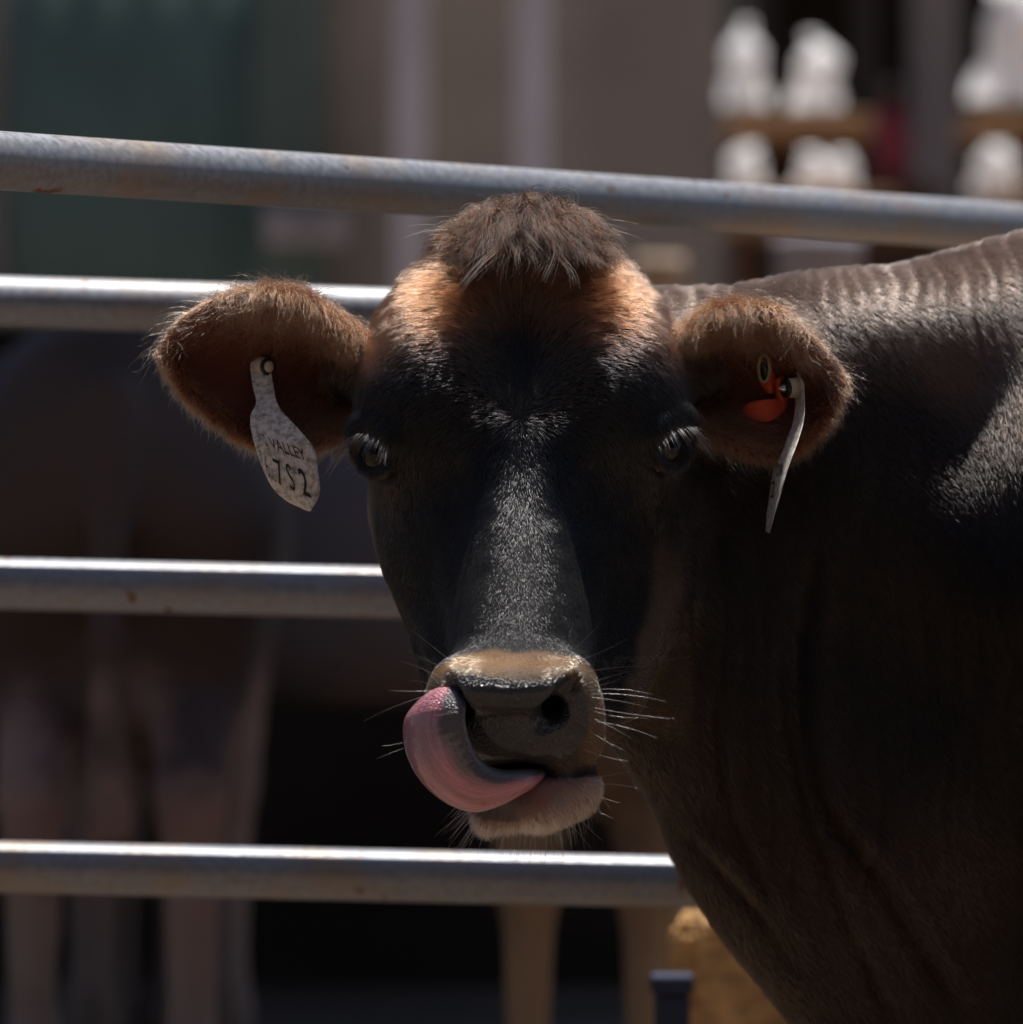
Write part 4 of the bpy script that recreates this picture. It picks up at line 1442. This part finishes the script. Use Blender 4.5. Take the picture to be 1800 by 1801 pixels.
if FUR:
    fc = V[Q].mean(1)
    fN = N[Q[:, 0]]
    fx, fy, fd = toPix(fc)
    view = unit(np.array([0, -D, ZC]) - fc)
    facing = (fN * view).sum(1)
    inframe = (fx > 230) & (fx < 1850) & (fy > 250) & (fy < 1850)
    earf = ear_m[Q].sum(1) >= 2
    neckf = (nw[Q].mean(1) > 0.5) & ~earf
    bald = (planum_v | nos_v)[Q].sum(1) >= 3
    bald |= inside_mouth[Q].sum(1) >= 2
    for (c, R, g, e1, e2, sgn) in EYES:
        bald |= np.linalg.norm(fc - c, axis=1) < R * 1.03
    lowf = low_v[Q].sum(1) >= 3
    vis = inframe & (facing > -0.35)
    headf = vis & ~earf & ~neckf & ~bald & ~lowf

    # --- head
    n_head = 190000
    p, n, fi = sample(headf, n_head)
    x, y, d = toPix(p)
    dx = (x - 915)
    dyw = (y - 738)
    rr_ = np.hypot(dx, dyw) + 1e-6
    z0_ = np.zeros_like(dx)
    radial = np.stack([dx / rr_, z0_, -dyw / rr_], 1)
    near = sstep(230, 30, rr_)[:, None]
    below = np.stack([0.30 * np.tanh(dx / 110), z0_, -np.ones_like(dx)], 1)
    sx_ = np.tanh(dx / 75)
    above = np.stack([sx_ * 0.9, z0_, 0.55 * (1 - sx_ ** 2) - 0.75 * sstep(70, 220, np.abs(dx))], 1)
    kb = sstep(-110, 60, dyw)[:, None]
    t = radial * near * 1.2 + below * kb + above * (1 - kb)
    mz = sstep(1130, 1180, y)
    mdir = np.stack([(x - 905) / 90.0, -0.2 + 0 * x, -(y - 1200) / 120.0], 1)
    t = t * (1 - mz)[:, None] + mdir * mz[:, None]
    cl = np.stack([vnoise(p, 55, 31), vnoise(p, 55, 32), vnoise(p, 55, 33)], 1)
    cl2 = np.stack([vnoise(p, 160, 34), vnoise(p, 160, 35), vnoise(p, 160, 36)], 1)
    longer = sstep(680, 520, y)
    t = jitter(unit(t) + cl * 0.22 + cl2 * (0.18 + 0.3 * longer)[:, None], n, 0.10)
    L = (0.0065 + 0.0075 * longer + 0.007 * sstep(510, 450, y) + 0.004 * sstep(1400, 1450, y)) * rng.uniform(0.65, 1.25, n_head)
    L *= 1 - 0.45 * sstep(1120, 1180, y) * sstep(1380, 1340, y)
    L *= 1 - 0.4 * sstep(860, 1000, y) * (y < 1150)
    lift = np.radians(rng.uniform(12, 32, n_head) + 14 * longer)
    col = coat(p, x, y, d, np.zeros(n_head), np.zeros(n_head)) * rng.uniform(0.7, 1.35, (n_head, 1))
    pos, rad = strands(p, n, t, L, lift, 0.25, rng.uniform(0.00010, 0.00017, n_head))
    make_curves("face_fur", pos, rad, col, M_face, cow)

    # --- neck and shoulder
    nf = (fx > 230) & (fx < 2350) & (fy > 250) & (fy < 1950) & (facing > -0.35) & neckf
    n_neck = 250000
    wgt = 0.55 + 1.2 * sstep(760, 560, fy[nf]) + 1.0 * sstep(1620, 1700, fx[nf]) * sstep(1100, 1000, fy[nf])
    wgt = wgt * (0.06 + 0.94 * sstep(2150, 1830, fx[nf]))
    p, n, fi = sample(nf, n_neck, wgt)
    x, y, d = toPix(p)
    t = np.stack([0.55 + 0 * x, 0 * x + 0.1, -0.8 + 0 * x], 1)
    cl = np.stack([vnoise(p, 40, 41), vnoise(p, 40, 42), vnoise(p, 40, 43)], 1)
    t = jitter(t + cl * 0.16, n, 0.10)
    L = 0.0085 * rng.uniform(0.6, 1.3, n_neck)
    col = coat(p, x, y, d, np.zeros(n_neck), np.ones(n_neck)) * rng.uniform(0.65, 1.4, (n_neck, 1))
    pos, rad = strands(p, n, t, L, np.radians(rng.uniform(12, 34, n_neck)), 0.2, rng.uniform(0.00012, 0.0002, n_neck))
    make_curves("neck_fur", pos, rad, col, M_hair, cow)

    # --- ears
    ef = inframe & earf
    n_ear = 70000
    eb = ear_ab[Q[ef][:, 0]]
    front_f = fN[ef][:, 1] < -0.15
    inner_w = np.where(front_f & (eb[:, 1] > 0.2) & (eb[:, 1] < 0.84), 0.22, 1.0)
    p, n, fi = sample(ef, n_ear, inner_w)
    x, y, d = toPix(p)
    ab = ear_ab[fi[:, 0]]
    sgn = np.where(x < 915, -1.0, 1.0)
    a_, b_ = ab[:, 0], ab[:, 1]
    rim_t = sstep(0.25, 0.0, b_)
    rim_b = sstep(0.78, 1.0, b_)
    t = np.stack([sgn * (0.55 + 0.3 * a_), -0.25 - 0.2 * rim_t, -0.35 - 0.5 * rim_t - 0.9 * rim_b * (1 - a_)], 1)
    cl = np.stack([vnoise(p, 120, 51), vnoise(p, 120, 52), vnoise(p, 120, 53)], 1)
    cl2 = np.stack([vnoise(p, 260, 54), vnoise(p, 260, 55), vnoise(p, 260, 56)], 1)
    t = jitter(t + cl * 0.45 + cl2 * 0.45, n, 0.2)
    base = sstep(0.62, 0.10, a_)
    L = (0.0062 + 0.007 * rim_t * base + 0.0045 * rim_b + 0.004 * base) * rng.uniform(0.5, 1.3, n_ear)
    L = np.where((n[:, 1] < -0.3) & (b_ > 0.25) & (b_ < 0.8), L * 0.75, L)
    lift = np.radians(rng.uniform(12, 38, n_ear) + 12 * rim_t * base)
    col = coat(p, x, y, d, np.ones(n_ear), np.zeros(n_ear)) * rng.uniform(0.6, 1.5, (n_ear, 1))
    pos, rad = strands(p, n, t, L, lift, 0.3, rng.uniform(0.00010, 0.00017, n_ear), k=5, curl=0.07)
    make_curves("ear_fur", pos, rad, col, M_hair, cow)
    # longer tufts hanging from the upper rim over the opening
    tuf = ef & (fN[:, 1] < 0.4)
    eb = ear_ab[Q[tuf][:, 0]]
    wt = sstep(0.26, 0.04, eb[:, 1]) * sstep(0.80, 0.45, eb[:, 0]) + 0.9 * sstep(0.24, 0.10, eb[:, 0])
    n_t = 9500
    p, n, fi = sample(tuf, n_t, wt + 1e-6)
    x, y, d = toPix(p)
    sgn = np.where(x < 915, -1.0, 1.0)
    cl = np.stack([vnoise(p, 110, 61), vnoise(p, 110, 62), vnoise(p, 110, 63)], 1)
    t = np.stack([-0.1 * sgn, -0.75 + 0 * x, -0.8 + 0 * x], 1) + cl * 0.9
    t = jitter(t, n, 0.2)
    L = rng.uniform(0.011, 0.030, n_t)
    col = np.tile(np.array([0.19, 0.09, 0.048]), (n_t, 1)) * rng.uniform(0.6, 1.4, (n_t, 1))
    pos, rad = strands(p, n, t, L, np.radians(rng.uniform(20, 55, n_t)), 0.5, rng.uniform(0.00012, 0.00018, n_t), k=6, curl=0.12, droop=0.25)
    make_curves("ear_tuft", pos, rad, col, M_hair, cow)
    # long wisps inside the opening
    eb2 = ear_ab[Q[tuf][:, 0]]
    wt = sstep(0.42, 0.08, eb2[:, 0]) * (eb2[:, 1] > 0.2) * (eb2[:, 1] < 0.92) + 0.12 * (eb2[:, 1] < 0.3)
    n_t = 2600
    p, n, fi = sample(tuf, n_t, wt + 1e-6)
    x, y, d = toPix(p)
    sgn = np.where(x < 915, -1.0, 1.0)
    cl = np.stack([vnoise(p, 90, 71), vnoise(p, 90, 72), vnoise(p, 90, 73)], 1)
    t = jitter(np.stack([sgn * 0.7, -0.5 + 0 * x, -0.35 + 0 * x], 1) + cl * 0.7, n, 0.25)
    L = rng.uniform(0.012, 0.034, n_t)
    col = np.tile(np.array([0.22, 0.11, 0.06]), (n_t, 1)) * rng.uniform(0.4, 1.5, (n_t, 1))
    pos, rad = strands(p, n, t, L, np.radians(rng.uniform(20, 60, n_t)), 0.4, rng.uniform(0.00010, 0.00015, n_t), k=6, curl=0.12, droop=0.25)
    make_curves("ear_wisps", pos, rad, col, M_hair, cow)
    # fringe under the ears
    wt = sstep(0.80, 0.97, eb[:, 1]) * (0.35 + sstep(0.75, 0.3, eb[:, 0]))
    n_t = 3600
    p, n, fi = sample(tuf, n_t, wt + 1e-6)
    x, y, d = toPix(p)
    sgn = np.where(x < 915, -1.0, 1.0)
    t = jitter(np.stack([0.2 * sgn, -0.1 + 0 * x, -1 + 0 * x], 1), n, 0.25)
    L = rng.uniform(0.007, 0.021, n_t)
    col = np.tile(np.array([0.36, 0.19, 0.095]), (n_t, 1)) * rng.uniform(0.6, 1.4, (n_t, 1))
    pos, rad = strands(p, n, t, L, np.radians(rng.uniform(20, 60, n_t)), 0.3, rng.uniform(0.00010, 0.00015, n_t), k=5, curl=0.06)
    make_curves("ear_fringe", pos, rad, col, M_hair, cow)

    # --- forelock: a mop of long locks growing from the poll
    topf = headf & (fy < 455) & (fd > -260) & (np.abs(fx - 925) < 118)
    n_l = 780
    p, n, fi = sample(topf, n_l)
    x, y, d = toPix(p)
    locks_p, locks_r, locks_c = [], [], []
    for i in range(n_l):
        root = p[i]
        u = (x[i] - 930) / 105.0
        fwd = np.clip((d[i] + 240) / 130.0, -0.2, 1.2)
        out = np.array([u * 0.68 + rng.normal(0, 0.28), (-0.45 - 0.35 * fwd) * max(0.15, 1 - u * u) + rng.normal(0, 0.22), 0.62 - 0.2 * abs(u) + rng.normal(0, 0.22)])
        out /= np.linalg.norm(out)
        L = rng.uniform(0.024, 0.058) * (1 - 0.2 * min(abs(u), 1.0)) * (1.0 + 0.25 * (abs(u) < 0.45) * (fwd > 0.4))
        fall = np.array([u * 0.22 + rng.normal(0, 0.22), -0.34 * max(0.1, 1 - u * u) + rng.normal(0, 0.12), -0.95])
        k = 9
        s = np.linspace(0, 1, k)[:, None]
        drop = rng.uniform(0.35, 0.8)
        guide = root + L * (out * (s - 0.38 * s ** 2) + fall * drop * s ** 2.0)
        tw = rng.uniform(0, 6.28)
        sidev = np.cross(out, [0, 0, 1.0])
        sidev /= np.linalg.norm(sidev) + 1e-9
        guide = guide + L * rng.uniform(0.03, 0.13) * (np.sin(tw + rng.uniform(3, 8) * s) * sidev) * s
        m = int(rng.uniform(16, 40))
        off = rng.normal(0, 0.0026, (m, 1, 3))
        spread = (1.0 - 0.72 * np.linspace(0, 1, k) ** 1.2)[None, :, None]
        lens = rng.uniform(0.55, 1.12, (m, 1, 1))
        g_ = guide[None] - root
        fr = rng.normal(0, 1, (m, 1, 3)) * np.linspace(0, 1, k)[None, :, None] ** 2 * 0.0030
        pos = root + g_ * lens + off * spread + fr
        locks_p.append(pos)
        locks_r.append(np.full((m, k), 0.00017) * (1 - 0.75 * np.linspace(0, 1, k)[None] ** 2))
        cc = np.array([0.021, 0.0088, 0.0046]) * rng.uniform(0.45, 1.7)
        locks_c.append(np.tile(cc, (m, 1)) * rng.uniform(0.7, 1.4, (m, 1)))
    for i in range(170):                                   # stray hairs
        j = rng.integers(0, n_l)
        k = 9
        s = np.linspace(0, 1, k)[:, None]
        u = (x[j] - 930) / 115.0
        out = np.array([u * 0.8 + rng.normal(0, 0.5), -0.3 + rng.normal(0, 0.4), 0.5 + rng.normal(0, 0.4)])
        out /= np.linalg.norm(out)
        L = rng.uniform(0.02, 0.045)
        locks_p.append((p[j] + L * (out * s + np.array([u * 0.3, -0.2, -0.5]) * s ** 2))[None])
        locks_r.append(np.full((1, k), 0.00013) * (1 - 0.75 * np.linspace(0, 1, k)[None] ** 2))
        locks_c.append(np.array([[0.08, 0.045, 0.028]]))
    make_curves("forelock", np.concatenate(locks_p), np.concatenate(locks_r), np.concatenate(locks_c), M_lock, cow)

    # --- eyelashes
    lp, lr, lc = [], [], []
    for (c, R, g, e1, e2, sgn) in EYES:
        for i in range(130):
            a = rng.uniform(0.5, 2.95)
            al, be = math.radians(70), math.radians(42)
            dirv = g + e1 * math.tan(al) * math.cos(a) * 0.52 + e2 * math.tan(be) * math.sin(a)
            dirv /= np.linalg.norm(dirv)
            root = c + dirv * R * rng.uniform(1.10, 1.22)
            out = dirv * 0.9 + g * 0.7 + np.array([0, 0, -0.25]) + rng.normal(0, 0.12, 3) - e1 * 0.25 * (1 - math.cos(a))
            out /= np.linalg.norm(out)
            L = rng.uniform(0.014, 0.026)
            s = np.linspace(0, 1, 6)[:, None]
            lp.append(root + L * (out * s + np.array([0, 0, -0.75]) * s ** 2))
            lr.append(0.00027 * (1 - 0.8 * np.linspace(0, 1, 6)))
            lc.append(np.array([0.42, 0.39, 0.37]) if rng.random() < 0.5 else np.array([0.04, 0.03, 0.03]))
        for i in range(26):
            a = rng.uniform(3.4, 5.9)
            dirv = g + e1 * math.tan(math.radians(70)) * math.cos(a) * 0.52 + e2 * math.tan(math.radians(50)) * math.sin(a)
            dirv /= np.linalg.norm(dirv)
            root = c + dirv * R * 1.14
            out = dirv * 0.5 + g * 0.9 + rng.normal(0, 0.15, 3)
            L = rng.uniform(0.006, 0.011)
            s = np.linspace(0, 1, 6)[:, None]
            lp.append(root + L * (out * s + np.array([0, 0, -0.3]) * s ** 2))
            lr.append(0.00016 * (1 - 0.8 * np.linspace(0, 1, 6)))
            lc.append(np.array([0.12, 0.10, 0.09]))
    make_curves("eyelashes", np.array(lp), np.array(lr), np.array(lc), M_hair, cow)

    # --- whiskers and chin bristles
    lp, lr, lc = [], [], []
    def nearest_surface(x0, y0):
        sel = np.where((np.abs(px - x0) < 14) & (np.abs(py - y0) < 14) & (nw < 0.5) & (ear_m < 0.5))[0]
        if len(sel) == 0:
            return None
        j = sel[np.argmax(pd[sel])]
        return V[j]
    spots = []
    for (x0, y0, x1, y1) in ((1010, 1140, 1062, 1088), (1020, 1150, 1105, 1122), (1034, 1172, 1125, 1172), (1042, 1192, 1108, 1180), (1046, 1200, 1092, 1194), (1050, 1218, 1150, 1222),
                             (1052, 1228, 1172, 1234), (1054, 1238, 1140, 1244), (1056, 1252, 1186, 1264), (1055, 1262, 1140, 1262), (1054, 1276, 1110, 1298), (1056, 1278, 1156, 1298),
                             (1050, 1300, 1096, 1318), (1040, 1330, 1105, 1338), (1045, 1358, 1108, 1356), (1045, 1380, 1120, 1386), (1040, 1400, 1090, 1412), (1030, 1420, 1080, 1440),
                             (780, 1146, 725, 1108), (770, 1162, 720, 1145), (762, 1180, 703, 1162), (758, 1190, 735, 1168), (752, 1205, 684, 1214), (750, 1230, 640, 1268),
                             (745, 1300, 672, 1312), (742, 1318, 664, 1334), (752, 1200, 718, 1198), (1000, 1440, 1040, 1492), (970, 1450, 1000, 1490), (1015, 1430, 1060, 1478)):
        spots.append((x0, y0, x1, y1))
    for x0, y0, x1, y1 in spots:
        q_ = None
        for sh in range(0, 60, 6):
            q_ = nearest_surface(x0 + (sh if x0 < 905 else -sh), y0)
            if q_ is not None:
                break
        if q_ is None:
            continue
        dq = -q_[1] / S
        e = P(x1, y1, dq + rng.uniform(0, 40))
        s = np.linspace(0, 1, 8)[:, None]
        sag = np.array([0, 0, 1.0]) * rng.uniform(-0.10, 0.16) * np.linalg.norm(e - q_)
        lp.append(q_ + (e - q_) * s + sag * (s * (1 - s)) * 2)
        lr.append(0.00015 * (1 - 0.75 * np.linspace(0, 1, 8)))
        lc.append(np.array([0.42, 0.36, 0.31]))
    chf = vis & (fy > 1395) & (fd > 40) & ~neckf
    p, n, fi = sample(chf, 240)
    x, y, d = toPix(p)
    for i in range(len(p)):
        L = rng.uniform(0.008, 0.022) * (0.95 if x[i] < 850 else 0.75)
        out = n[i] * 0.8 + np.array([0, 0, -0.7]) + rng.normal(0, 0.18, 3) + np.array([-0.3 if x[i] < 850 else 0.1, 0, 0])
        s = np.linspace(0, 1, 8)[:, None]
        lp.append(p[i] + L * (out * s + np.array([-0.15, 0, -0.35]) * s ** 2))
        lr.append(0.00017 * (1 - 0.8 * np.linspace(0, 1, 8)))
        lc.append(np.array([0.36, 0.25, 0.16]) if rng.random() < 0.6 else np.array([0.03, 0.025, 0.02]))
    make_curves("whiskers", np.array(lp), np.array(lr), np.array(lc), M_hair, cow)
